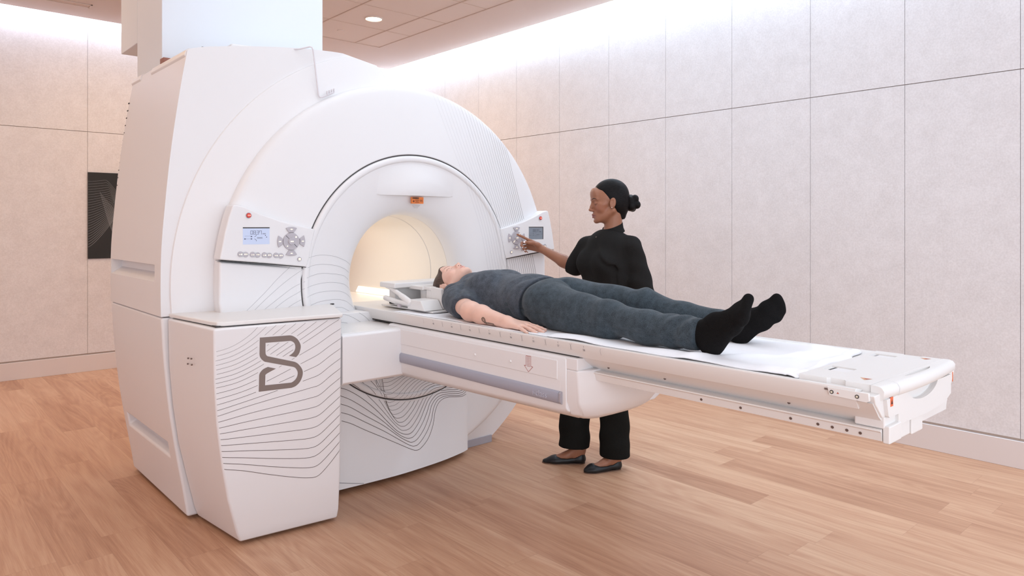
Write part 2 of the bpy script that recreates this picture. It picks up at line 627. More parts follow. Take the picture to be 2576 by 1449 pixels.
def wedge(z1, z0, ya, yb, x):
    return MB().prism([(x - .08, z1), (x + .055, z1 - .002), (x + .05, z1 - .045), (x - .08, z0 - .055)], 'y', ya, yb).build('cutter', M['white'])


bool_cut(up_o, [bore_cutter(), wedge(1.198, 1.120, 3.585, 4.40, .972)])
bool_cut(lo_o, [bore_cutter(), wedge(.350, .290, 3.605, 4.335, 1.035)])
for o in (up_o, lo_o):
    add_bevel(o, .012, 3, 30)
MB().box((.985, 3.50, .95), (1.80, 4.41, .965)).build('housing_joint', M['dark'], scan)
# raised lip along the top edge of the side
MB().prism([(1.084, 2.160), (1.074, 2.178), (1.082, 2.203), (1.10, 2.215), (1.11, 2.165)], 'y', 3.50, 4.05).build('edge_lip', M['white'], scan, bevel=.004)
MB().prism([(1.084, 2.160), (1.074, 2.178), (1.082, 2.203), (1.10, 2.215), (1.11, 2.165)], 'y', 4.25, 4.43).build('edge_lip', M['white'], scan, bevel=.004)
# rear louvres seen along the back edge
mb = MB()
for k in range(12):
    z = 1.60 + .042 * k
    x = 1.003 + (z - 1.6) * .13
    mb.box((x - .006, 4.405, z), (x + .2, 4.424, z + .006))
mb.build('rear_louvres', M['dark'], scan)


# stepped ring round the front face
def rout(a):
    d = math.degrees(a) % 360
    K = [(0, 1.115), (40, 1.10), (90, 1.10), (95, 1.10), (98, 1.195), (107, 1.262), (120, 1.265), (250, 1.262), (290, 1.25), (325, 1.25), (345, 1.16), (360, 1.115)]
    for (p, r), (q, s) in zip(K, K[1:]):
        if p <= d <= q:
            t = (d - p) / (q - p)
            t = t * t * (3 - 2 * t)
            return r + (s - r) * t
    return 1.25


def band_r(r, a):
    # r is 0..1 between the face rim and the outer radius
    R = rout(a)
    return 1.078 + (R - 1.078) * r


def clipz(o, z=0.035):
    for v in o.data.vertices:
        if v.co.z < z: v.co.z = z
    return o


o = lathe_y('outer_ring', [(1.0, 3.52), (1.0, 3.486), (.985, 3.480), (0, 3.448), (0, 3.52)], M['white'], scan, n=288, smooth=28, rfun=band_r)
clipz(o)
# front face ring with rounded rim
o = lathe_y('front_ring', [(1.076, 3.50), (1.082, 3.445), (1.081, 3.430), (1.075, 3.413), (1.062, 3.402), (1.040, 3.396), (.95, 3.383), (.80, 3.363), (.72, 3.353), (.692, 3.350), (.688, 3.353), (.688, 3.40)],
            M['white'], scan, n=288, smooth=40)
clipz(o, .04)
front_ring = o
groove = lathe_y('ring_groove', [(.690, 3.385), (.690, 3.3560), (.681, 3.3560), (.681, 3.385)], M['dark'], scan, n=200, smooth=30)
funnel = lathe_y('bore_surround', [(.6815, 3.40), (.6815, 3.356), (.678, 3.345), (.668, 3.340), (.654, 3.340), (.648, 3.344), (.6455, 3.350), (.640, 3.350), (.60, 3.354), (.54, 3.362), (.48, 3.374), (.43, 3.390),
                                   (.395, 3.410), (.372, 3.436), (.360, 3.465), (.354, 3.50), (.352, 3.53)], M['white'], scan, n=200, smooth=50)
tube = lathe_y('bore_tube', [(.352, 3.531), (.350, 3.60), (.350, 4.80), (.355, 4.86), (.40, 4.93)], M['cream'], scan, n=160, smooth=40)
lathe_y('bore_seam', [(.3495, 3.700), (.3490, 3.7015), (.3490, 3.7035), (.3495, 3.705)], M['line_light'], scan, n=160, smooth=40)
MB().box((2.0, 3.68, .895), (2.54, 4.85, .905)).build('bore_floor', M['cream'], scan)
# lit strips along both sides of the tube
M['boreglow'] = new_mat('bore_light', srgb(255, 246, 225), 0.5, emit=srgb(255, 240, 212), estr=3.2)
for s in (1, -1):
    a = [math.asin(-(CZ - z) / .348) for z in (.908, .944)]
    P = []
    for y in (3.80, 4.55):
        for q in a:
            P.append((CX + s * .3475 * math.cos(q), y, CZ + .3475 * math.sin(q)))
    mk('bore_light_strip', P, [(0, 1, 3, 2)], M['boreglow'], scan)
# rear flare ring glimpsed through the bore
lathe_y('rear_bore_ring', [(.352, 4.86), (.36, 4.90), (.42, 4.94), (.60, 4.90), (.80, 4.60), (.84, 4.42)], M['white'], scan, n=128, smooth=50)

# visor above the bore
mb = MB()
rows = []
nx_, nz_ = 40, 16
VX, ZB, ZT = .275, 1.547, 1.742
for jz in range(nz_ + 1):
    tz = jz / nz_
    row = []
    for ix in range(nx_ + 1):
        s = -1 + 2 * ix / nx_
        x = CX + .01 + s * VX
        ztop = CZ + math.sqrt(max(0, .635 ** 2 - (x - CX) ** 2))
        z = ZB + (ztop - ZB) * tz
        R = math.hypot(x - CX, z - CZ)
        ybase = float(np.interp(R, [.352, .36, .372, .395, .43, .48, .54, .60, .64], [3.53, 3.465, 3.436, 3.41, 3.39, 3.374, 3.362, 3.354, 3.350]))
        bulge = .050 * (1 - s * s) ** 1.9 * (math.cos(tz * PI / 2) ** 1.2 if tz < 1 else 0)
        row.append((x, ybase + .002 - .0028 * min(1, (1 - abs(s)) / .2) - bulge, z))
    rows.append(row)
under = []
for ix, p in enumerate(rows[0]):
    R = math.hypot(p[0] - CX, p[2] - .012 - CZ)
    ybase = float(np.interp(R, [.352, .36, .372, .395, .43, .48, .54, .60, .64], [3.53, 3.465, 3.436, 3.41, 3.39, 3.374, 3.362, 3.354, 3.350]))
    under.append((p[0], ybase + .004, p[2] - .004))
rows = [under] + rows
mb.loft(rows, cap=False, closed=False)
visor = mb.build('visor', M['white'], scan, smooth=55)
MB().box((2.246, 3.3560, 1.503), (2.324, 3.370, 1.540)).build('warning_label', M['orange'], scan)
MB().box((2.249, 3.3552, 1.529), (2.292, 3.357, 1.5385)).build('label_band', new_mat('label_brown', srgb(120, 70, 40), .5), scan)
mb = MB()
for k, (a, b) in enumerate(((2.268, 2.292), (2.266, 2.294), (2.27, 2.290), (2.266, 2.295), (2.298, 2.318), (2.298, 2.316), (2.298, 2.320))):
    z = 1.524 - .005 * (k if k < 4 else k - 4)
    mb.box((a, 3.3552, z - .0012), (b, 3.357, z + .0012))
mb.disc((2.257, 3.357, 1.516), (0, -1, 0), .006, .002, 12)
mb.build('label_print', new_mat('label_ink', srgb(120, 58, 26), .5), scan)
text('label_text', 'LASER', .009, M['black'], (2.268, 3.3551, 1.5335), FRONT, scan)
mb = MB()
for k, w_ in enumerate((.05, .04, .026)):
    mb.box((2.282 - w_ / 2, 3.3672 + .0012 * k, 1.492 - .0065 * k), (2.282 + w_ / 2, 3.3702 + .001 * k, 1.4935 - .0065 * k))
mb.build('small_print', M['line_mid'], scan)

# ---------------------------------------------------------------- control panels (mirrored pair)
PY = 3.335


def panel_outline(s):
    """s=+1 right panel, -1 left panel; distances from the bore axis"""
    top_ = [(.618, 1.360), (.70, 1.378), (.80, 1.402), (.90, 1.435), (.975, 1.467), (1.010, 1.476), (1.031, 1.475)]
    outer = [(1.050, 1.42), (1.070, 1.34), (1.083, 1.27), (1.092, 1.222)]
    bot = [(1.04, 1.216), (.87, 1.198), (.665, 1.172)]
    inner = [(.650, 1.22), (.634, 1.30)]
    return [(CX + s * a, b) for a, b in top_ + outer + bot + inner]


for s, nm in ((-1, 'left'), (1, 'right')):
    pan = MB().prism(panel_outline(s), 'y', PY, 3.42).build('control_panel', M['white'], scan, bevel=.007, seg=3)
    pan['label'] = 'control panel with lit blue screen' if s < 0 else 'control panel with dim grey screen'
    MB().prism([(CX + s * .665, 1.1715), (CX + s * 1.085, 1.2185), (CX + s * 1.085, 1.2165), (CX + s * .665, 1.1690)], 'y', 3.340, 3.41).build('panel_shadow_gap', M['dark'], scan)
    m_ = lambda a: CX + s * a            # mirror helper
    # emergency button
    bc = (m_(.958), PY, 1.427)
    MB().disc(bc, (0, -1, 0), .0135, .003, 28).build('stop_button_rim', M['grey'], pan)
    b_ = MB().disc((bc[0], PY - .002, bc[2]), (0, -1, 0), .0115, .007, 28, .0095).build('stop_button', M['red'], pan, smooth=60)
    text('button_text', 'STOP', .0062, M['glow'], (bc[0], PY - .0093, bc[2]), FRONT, b_)
    # screen
    xa, xb = sorted((m_(.985), m_(.856)))
    za, zb = 1.290, 1.371
    fr = MB().box((xa, PY - .0012, zb - .005), (xb, PY + .002, zb)).build('screen_bezel', M['dark'], pan)
    scr = MB().box((xa, PY - .0008, za), (xb, PY + .002, zb - .005)).build('screen', M['lcd'] if s < 0 else M['lcd_off'], pan)
    if s > 0:
        MB().box((xb - .006, PY - .0012, za), (xb, PY + .002, zb)).build('screen_bezel', M['dark'], pan)
    ink = M['lcdtext'] if s < 0 else M['lcdtext2']
    # seven-segment digits 0 8 3 7
    SEG = {'0': 'abcdef', '8': 'abcdefg', '3': 'abgcd', '7': 'abcf'}
    mb = MB()
    dx, dz, t = .0093, .0086, .0013
    yy = (PY - .0016, PY - .0009)
    for k, ch in enumerate('0837'):
        x = xa + .037 + k * .0142
        z = zb - .0335
        R = {'a': ((0, 2 * dz), (dx, 2 * dz)), 'g': ((0, dz), (dx, dz)), 'd': ((0, 0), (dx, 0)),
             'f': ((0, dz), (0, 2 * dz)), 'b': ((dx, dz), (dx, 2 * dz)), 'e': ((0, 0), (0, dz)), 'c': ((dx, 0), (dx, dz))}
        for q in SEG[ch]:
            (p0, q0), (p1, q1) = R[q]
            mb.box((x + p0 - t / 2, yy[0], z + q0 - t / 2), (x + p1 + t / 2, yy[1], z + q1 + t / 2))
    for bx, bz, w_, h_ in ((.037, .038, .007, .004), (.006, .027, .007, .004), (.037, .027, .007, .004)):
        mb.box((xa + bx, yy[0], za + bz - .003), (xa + bx + w_, yy[1], za + bz - .003 + h_))
    mb.box((xa + .009, yy[0], za + .026), (xa + .037, yy[1], za + .0266))
    mb.box((xa + .009, yy[0], za + .0395), (xa + .037, yy[1], za + .0401))
    for sg in (1, -1):
        pts = [(xa + .054 + .010 * math.sin(q), za + .031 + sg * (.005 + .011 * (1 - math.cos(q)))) for q in [i_ * PI / 2 / 6 for i_ in range(7)]]
        ribbon_xz(mb, pts, .0016, yy[0])
    for w_, zz in ((.027, .0335), (.025, .0312), (.028, .0285)):
        mb.box((xa + .067, yy[0], za + zz - .001), (xa + .067 + w_, yy[1], za + zz - .0001))
    mb.disc((xa + .108, yy[1], za + .042), (0, -1, 0), .0022, .0007, 8)
    mb.disc((xa + .114, yy[1], za + .034), (0, -1, 0), .0022, .0007, 8)
    mb.build('screen_symbols', ink, scr, fix=False)
    text('screen_unit', 'mm', .0105, ink, (xa + .102, PY - .0014, zb - .0305), FRONT, scr)
    # round direction pad
    dc = (m_(.747), PY, 1.3015)
    pad = MB().disc(dc, (0, -1, 0), .0435, .006, 48, .0415).build('direction_pad', M['greybtn'], pan, smooth=50)
    MB().disc((dc[0], PY - .006, dc[2]), (0, -1, 0), .0185, .0055, 32, .0165).build('centre_button', M['greybtn'], pad, smooth=50)
    for a in (45 if s > 0 else 135, 225 if s > 0 else 315):
        mb = MB()
        q = math.radians(a)
        e1, e2 = Vector((math.cos(q), 0, math.sin(q))), Vector((-math.sin(q), 0, math.cos(q)))
        c_ = Vector((dc[0], PY - .0063, dc[2]))
        mb.add([c_ + e1 * .019 + e2 * .0011, c_ + e1 * .041 + e2 * .0011, c_ + e1 * .041 - e2 * .0011, c_ + e1 * .019 - e2 * .0011], [(0, 1, 2, 3)])
        mb.build('pad_split', M['dark'] if s < 0 else M['glow'], pad, fix=False)
    for a in (0, 90, 180, 270):
        q0 = [math.radians(a - 24 + 48 * i_ / 10) for i_ in range(11)]
        pts = [(dc[0] + .0715 * math.cos(q), dc[2] + .0715 * math.sin(q)) for q in q0]
        q1 = [math.radians(a + 17 - 34 * i_ / 6) for i_ in range(7)]
        pts += [(dc[0] + .0445 * math.cos(q), dc[2] + .0445 * math.sin(q)) for q in q1]
        w_ = MB().prism(pts, 'y', PY - .006, PY + .001).build('pad_button', M['greybtn'], pad, bevel=.002)
        mb = MB()
        cxx, czz = dc[0] + .059 * math.cos(math.radians(a)), dc[2] + .059 * math.sin(math.radians(a))
        mb.disc((cxx, PY - .0060, czz), (0, -1, 0), .0032, .0008, 6)
        mb.box((cxx - .0065, PY - .0067, czz - .0008), (cxx + .0065, PY - .0060, czz + .0008))
        mb.build('button_symbol', M['glow'], w_, fix=False)
    mb = MB()
    mb.box((dc[0] - .008, PY - .0122, dc[2] - .0022), (dc[0] + .008, PY - .0115, dc[2] + .0022)).build('pad_symbol', M['glow'], pad, fix=False)
    MB().disc((dc[0] + .023, PY - .006, dc[2] + .021), (0, -1, 0), .0045, .0008, 5).build('pad_symbol', M['glow'], pad, fix=False)
    MB().disc((dc[0] - .021, PY - .006, dc[2] - .023), (0, -1, 0), .003, .0008, 5).build('pad_symbol', M['glow'], pad, fix=False)
    # rocker buttons
    for k in range(4):
        a = .957 + .0275 * 0 - k * .0575
        bx, bz = m_(a + .0275), 1.2440 - .0035 * k
        rb = []
        for side in (-1, 1):
            xx = bx + side * .0125
            zz = bz - s * 0 - side * .0015 * (1 if s < 0 else -1)
            rb.append(MB().disc((xx, PY + .001, zz), (0, -1, 0), .0135, .0055, 28, .0125))
        base_ = MB().box((bx - .0125, PY - .0035, bz - .0115), (bx + .0125, PY + .001, bz + .0115)).build('rocker_base', new_mat('rocker_pale', srgb(196, 198, 200), .35) if 'rk' not in M else M['rk'], pan, bevel=.002)
        M['rk'] = base_.data.materials[0]
        for r_, side in zip(rb, (-1, 1)):
            bt = r_.build('rocker_button', M['greybtn'], base_, smooth=50)
            q = MB()
            xx = bx + side * .0125
            q.box((xx + side * .004 - .003, PY - .0052, bz - .0009), (xx + side * .004 + .003, PY - .0045, bz + .0009))
            if side > 0: q.box((xx + side * .004 - .0009, PY - .0052, bz - .003), (xx + side * .004 + .0009, PY - .0045, bz + .003))
            q.disc((xx - side * .0045, PY - .0045, bz), (0, -1, 0), .0034, .0007, (6, 3, 5, 4)[k])
            q.build('button_symbol', M['glow'], bt, fix=False)
    sb = MB().disc((m_(.7045), PY + .001, 1.2125), (0, -1, 0), .0115, .0055, 28, .0105).build('lamp_button', M['greybtn'], pan, smooth=50)
    q = MB()
    for a_ in (-1, 1):
        for b_ in (-1, 1):
            q.box((m_(.7045) + a_ * .003 - .0024, PY - .0052, 1.2125 + b_ * .003 - .0022), (m_(.7045) + a_ * .003 + .0024, PY - .0045, 1.2125 + b_ * .003 + .0022))
    q.build('button_symbol', M['glow'], sb, fix=False)

# lower left access panel under the left control panel
lp = [(CX - 1.087, 1.213), (CX - .668, 1.166), (CX - .688, 1.09), (CX - .684, .90), (CX - 1.070, .90), (CX - 1.088, 1.02)]
access = MB().prism(lp, 'y', 3.352, 3.42).build('access_panel', M['white'], scan, bevel=.012, seg=3)

# ---------------------------------------------------------------- front cabinet
cab_l = [(1.170, 3.066, .015), (1.150, 3.050, .06), (1.105, 3.030, .22), (1.072, 3.010, .38), (1.048, 3.0, .56), (1.036, 2.995, .74), (1.034, 2.995, .953)]
cab_b = [(1.128, 3.48, .015), (1.112, 3.48, .06), (1.075, 3.48, .22), (1.04, 3.48, .38), (1.015, 3.48, .56), (1.0, 3.48, .74), (.995, 3.48, .953)]
rings = []
for a, b in zip(cab_l, cab_b):
    rings.append([a, (1.606, 3.02 if a[2] < .02 else 3.005 if a[2] < .1 else 2.975 + .02 * (1 - a[2]), a[2]), (1.66, 3.40, a[2]), (b[0], b[1], b[2])])
cab = MB().loft(rings).build('side_cabinet', M['white'], scan, bevel=.010, seg=3)
MB().prism([(1.24, 3.15), (1.57, 3.11), (1.60, 3.46), (1.18, 3.47)], 'z', 0, .03).build('plinth', M['black'], scan)
MB().prism([(1.16, 3.56), (2.85, 3.56), (2.85, 4.36), (1.16, 4.36)], 'z', 0, .03).build('plinth', M['black'], scan)
slabp = [(1.003, 3.49), (1.050, 3.085), (1.060, 3.035), (1.085, 3.020), (1.598, 2.955), (1.604, 2.965), (1.640, 3.06), (1.745, 3.335), (1.745, 3.49)]
MB().prism(slabp, 'z', .9575, .976).build('cabinet_top', M['white2'], scan, bevel=.006, seg=3)
MB().prism([(1.05, 3.45), (1.055, 3.03), (1.60, 2.99), (1.64, 3.3)], 'z', .950, .960).build('cabinet_joint', M['dark'], scan)
MB().box((1.735, 3.325, .974), (1.752, 3.34, .980)).build('corner_clip', M['black'], scan, bevel=.002)
for (y, z) in ((3.235, .804), (3.193, .808), (3.240, .779), (3.187, .783)):
    MB().disc((1.012, y, z), (-1, 0, 0), .0035, .006, 10).build('cabinet_screw', M['steel'], scan)

# curved lower front panel under the table
plan = [(1.60, 3.300), (1.78, 3.290), (1.95, 3.281), (2.15, 3.279), (2.41, 3.306), (2.58, 3.345), (2.650, 3.371), (2.664, 3.384), (2.668, 3.405)]
pl = catmull(plan, 4)
mb = MB(); rows = []
NZ = 30
for (x, yb) in pl:
    zt = CZ - math.sqrt(max(0, .692 ** 2 - (x - CX) ** 2)) if abs(x - CX) < .69 else CZ
    col = []
    zl = .030
    for k in range(NZ + 1):
        t = k / NZ
        z = zl + (zt - zl) * t
        yt = min(3.352, 3.40)
        y = yb + (yt - yb) * (t ** 1.15) if x < 2.65 else yb
        col.append((x, y, z))
    rows.append(col)
rows = [[(p[0], 3.46, p[2]) for p in rows[0]]] + rows + [[(2.668, 3.46, p[2]) for p in rows[-1]]]
skirt = None
mb.loft(rows, cap=False, closed=False)
# underside
k0 = [r[0] for r in rows]
mb.add(k0 + [(p[0], 3.5, .03) for p in k0], [(i_, i_ + 1, len(k0) + i_ + 1, len(k0) + i_) for i_ in range(len(k0) - 1)])
skirt = mb.build('lower_front_panel', M['white'], scan, smooth=35)
# shadow joint of the round drum near the floor
mb = MB()
bvh_s = bvh_of([skirt])
printed = [([(1.70 + k * .018, .083 - .075 * math.sin(min(1, k / 24) * PI / 2)) for k in range(22)], .004, .002)]
printed_lines('drum_joint', printed, bvh_s, M['line_mid'], scan)
mb = MB()
mb.box((1.66, 3.285, .03), (1.80, 3.30, .115))
# foot block and plinth to the right
MB().box((2.60, 3.515, .055), (3.025, 3.75, .20)).build('foot_block', M['white'], scan, bevel=.004)
MB().box((2.60, 3.47, 0), (2.93, 3.70, .045)).build('foot_plinth', M['grey'], scan, bevel=.002)

# dock under the table mouth
dock = MB().prism([(1.60, .84), (2.58, .84), (2.58, .885), (1.990, .885), (1.985, .925), (1.60, .930)], 'y', 3.30, 3.46).build('table_dock', M['white'], scan, bevel=.004)

# thin hose hook on the crown
mb = MB()
mb.tube([(1.60, 3.50, 2.290), (1.635, 3.475, 2.293), (1.675, 3.448, 2.306), (1.685, 3.440, 2.303), (1.690, 3.438, 2.290)], .0042, 8)
mb.tube([(1.690, 3.438, 2.292), (1.722, 3.440, 2.060), (1.728, 3.438, 2.050), (1.738, 3.436, 2.050), (1.80, 3.425, 2.082)], .0045, 8)
for k in range(4):
    x = 1.765 + k * .013
    mb.box((x - .002, 3.424, 2.066 + k * .006), (x + .002, 3.434, 2.084 + k * .006))
mb.build('crown_hook', M['grey'] if False else new_mat('hook_grey', srgb(222, 216, 220), .4), scan, smooth=60)

# equipment glimpsed over the top edge
MB().box((1.20, 3.64, 2.20), (1.30, 3.80, 2.264)).build('top_connector', M['black'], scan, bevel=.003)
MB().box((1.112, 3.96, 2.205), (1.16, 4.02, 2.254)).build('top_bracket', new_mat('rust_brown', srgb(150, 96, 80), .6), scan, bevel=.003)
MB().prism([(1.30, 2.24), (1.34, 2.30), (2.0, 2.33), (2.05, 2.27)], 'y', 3.62, 4.0).build('crown_cover', M['white'], scan, bevel=.01)

# ---------------------------------------------------------------- printed decoration
LOGO = [(1.224, 0.9), (1.35, 0.897), (1.369, 0.893), (1.388, 0.88), (1.4, 0.864), (1.407, 0.845), (1.405, 0.827), (1.398, 0.809), (1.386, 0.797), (1.353, 0.807), (1.366, 0.814), (1.376, 0.823), (1.381, 0.834), (1.382, 0.845), (1.379, 0.857), (1.37, 0.867), (1.357, 0.872), (1.249, 0.875), (1.249, 0.831), (1.252, 0.822), (1.259, 0.816), (1.374, 0.779), (1.391, 0.77), (1.405, 0.755), (1.415, 0.738), (1.418, 0.723), (1.415, 0.705), (1.405, 0.685), (1.388, 0.67), (1.369, 0.664), (1.354, 0.664), (1.221, 0.668), (1.222, 0.737), (1.227, 0.751), (1.24, 0.763), (1.259, 0.77), (1.295, 0.758), (1.256, 0.742), (1.249, 0.737), (1.248, 0.692), (1.362, 0.687), (1.376, 0.692), (1.387, 0.702), (1.393, 0.715), (1.394, 0.729), (1.388, 0.743), (1.38, 0.752), (1.369, 0.757), (1.249, 0.793), (1.235, 0.803), (1.226, 0.816), (1.223, 0.832)]
bv_cab = bvh_of([cab])


def fill_on(name, poly, bvh, mat, parent, d=(0, 1, 0), start=2.0, off=.0007):
    cu = bpy.data.curves.new(name, 'CURVE')
    cu.dimensions = '2D'
    cu.fill_mode = 'BOTH'
    sp_ = cu.splines.new('POLY')
    sp_.points.add(len(poly) - 1)
    for q, (x, z) in zip(sp_.points, poly): q.co = (x, z, 0, 1)
    sp_.use_cyclic_u = True
    tmp = bpy.data.objects.new(name, cu)
    COL.objects.link(tmp)
    dg = bpy.context.evaluated_depsgraph_get(); dg.update()
    me0 = bpy.data.meshes.new_from_object(tmp.evaluated_get(dg))
    bpy.data.objects.remove(tmp)
    bm = bmesh.new(); bm.from_mesh(me0)
    bmesh.ops.triangulate(bm, faces=bm.faces)
    for _ in range(3):
        bmesh.ops.subdivide_edges(bm, edges=bm.edges, cuts=1, use_grid_fill=False)
        bmesh.ops.triangulate(bm, faces=[f for f in bm.faces if len(f.verts) > 3])
    for v in bm.verts:
        x, z = v.co.x, v.co.y
        h, n, _, _ = bvh.ray_cast(Vector((x, start, z)), Vector(d))
        v.co = (x, (h.y if h else 2.98) - off, z)
    me = bpy.data.meshes.new(name)
    bm.to_mesh(me)
    bm.free()
    me.materials.append(mat)
    return link(bpy.data.objects.new(name, me), parent)


def round_path(P, n=5, ang=38):
    """smooth the curved runs of a closed outline, keep its sharp corners"""
    m = len(P); V = [np.array(p) for p in P]; corner = []
    for i in range(m):
        a, b = V[i] - V[i - 1], V[(i + 1) % m] - V[i]
        c = math.degrees(math.acos(max(-1, min(1, float(a @ b / np.linalg.norm(a) / np.linalg.norm(b))))))
        corner.append(c > ang)
    s0 = corner.index(True); out = []; run = [V[s0]]
    for k in range(1, m + 1):
        i = (s0 + k) % m
        run.append(V[i])
        if corner[i]:
            # keep long straight edges straight
            for j in range(len(run) - 1):
                p1, p2 = run[j], run[j + 1]
                p0 = run[j - 1] if j else None
                p3 = run[j + 2] if j + 2 < len(run) else None
                L_ = np.linalg.norm(p2 - p1)
                if L_ > .045 or (p0 is None and p3 is None):
                    out.append(tuple(p1)); continue
                t1 = (p2 - p0) if p0 is not None else (p2 - p1)
                t2 = (p3 - p1) if p3 is not None else (p2 - p1)
                if p0 is not None and np.linalg.norm(p1 - p0) > .045: t1 = p1 - p0
                if p3 is not None and np.linalg.norm(p3 - p2) > .045: t2 = p3 - p2
                t1 = t1 / np.linalg.norm(t1) * L_; t2 = t2 / np.linalg.norm(t2) * L_
                for q in range(n):
                    u = q / n
                    h = (2 * u ** 3 - 3 * u ** 2 + 1) * p1 + (u ** 3 - 2 * u ** 2 + u) * t1 + (-2 * u ** 3 + 3 * u ** 2) * p2 + (u ** 3 - u ** 2) * t2
                    out.append(tuple(h))
            run = [V[i]]
    return out


fill_on('logo', round_path(LOGO), bv_cab, M['logo'], scan)


def seg_d(p, a, b):
    p, a, b = map(np.array, (p, a, b))
    t = np.clip(np.dot(p - a, b - a) / (np.dot(b - a, b - a) + 1e-12), 0, 1)
    return np.hypot(*(p - a - t * (b - a)))


def inside(p, poly):
    c = False
    for (x1, y1), (x2, y2) in zip(poly, poly[1:] + poly[:1]):
        if (y1 > p[1]) != (y2 > p[1]) and p[0] < (x2 - x1) * (p[1] - y1) / (y2 - y1) + x1: c = not c
    return c


def off_logo(x, z, hit=None, nor=None):
    if nor is not None and abs(nor.y) < .75: return False
    if z > .9535: return False
    if 1.2 < x < 1.44 and .64 < z < .92:
        if inside((x, z), LOGO): return False
        return min(seg_d((x, z), a, b) for a, b in zip(LOGO, LOGO[1:] + LOGO[:1])) > .0035
    return True


KC = {0: [(1.072, 0.374), (1.083, 0.363), (1.167, 0.337), (1.274, 0.297), (1.369, 0.265), (1.452, 0.243), (1.499, 0.243), (1.551, 0.285), (1.604, 0.342)],
      2: [(1.063, 0.426), (1.073, 0.416), (1.167, 0.394), (1.274, 0.369), (1.369, 0.348), (1.452, 0.334), (1.499, 0.342), (1.551, 0.38), (1.604, 0.423)],
      5: [(1.053, 0.503), (1.065, 0.492), (1.167, 0.484), (1.274, 0.477), (1.369, 0.471), (1.452, 0.467), (1.499, 0.475), (1.551, 0.51), (1.604, 0.549)],
      9: [(1.038, 0.596), (1.051, 0.592), (1.167, 0.612), (1.274, 0.627), (1.369, 0.639), (1.452, 0.65), (1.499, 0.658), (1.551, 0.691), (1.604, 0.722)],
      14: [(1.025, 0.711), (1.044, 0.71), (1.137, 0.723), (1.243, 0.763), (1.337, 0.813), (1.427, 0.859), (1.486, 0.89), (1.547, 0.924), (1.604, 0.952)],
      22: [(1.023, 0.859), (1.033, 0.858), (1.094, 0.87), (1.145, 0.892), (1.189, 0.921), (1.223, 0.953), (1.25, 0.978), (1.282, 1.01), (1.321, 1.045)]}
ks = sorted(KC)
lines = []
for i_ in range(23):
    b_ = next(k for k in ks if k >= i_)
    a_ = max(k for k in ks if k <= i_)
    t = 0 if a_ == b_ else (i_ - a_) / (b_ - a_)
    p = [tuple(np.array(p0) * (1 - t) + np.array(p1) * t) for p0, p1 in zip(KC[a_], KC[b_])]
    p = [(max(q[0], 1.038 if q[1] > .6 else 1.05), q[1]) if k == 0 else q for k, q in enumerate(p)]
    w_ = .0024 - .0015 * (i_ / 22)
    lines.append((catmull(p, 8), w_, w_))
printed_lines('wave_lines', lines, bv_cab, M['line'], scan, keep=off_logo)

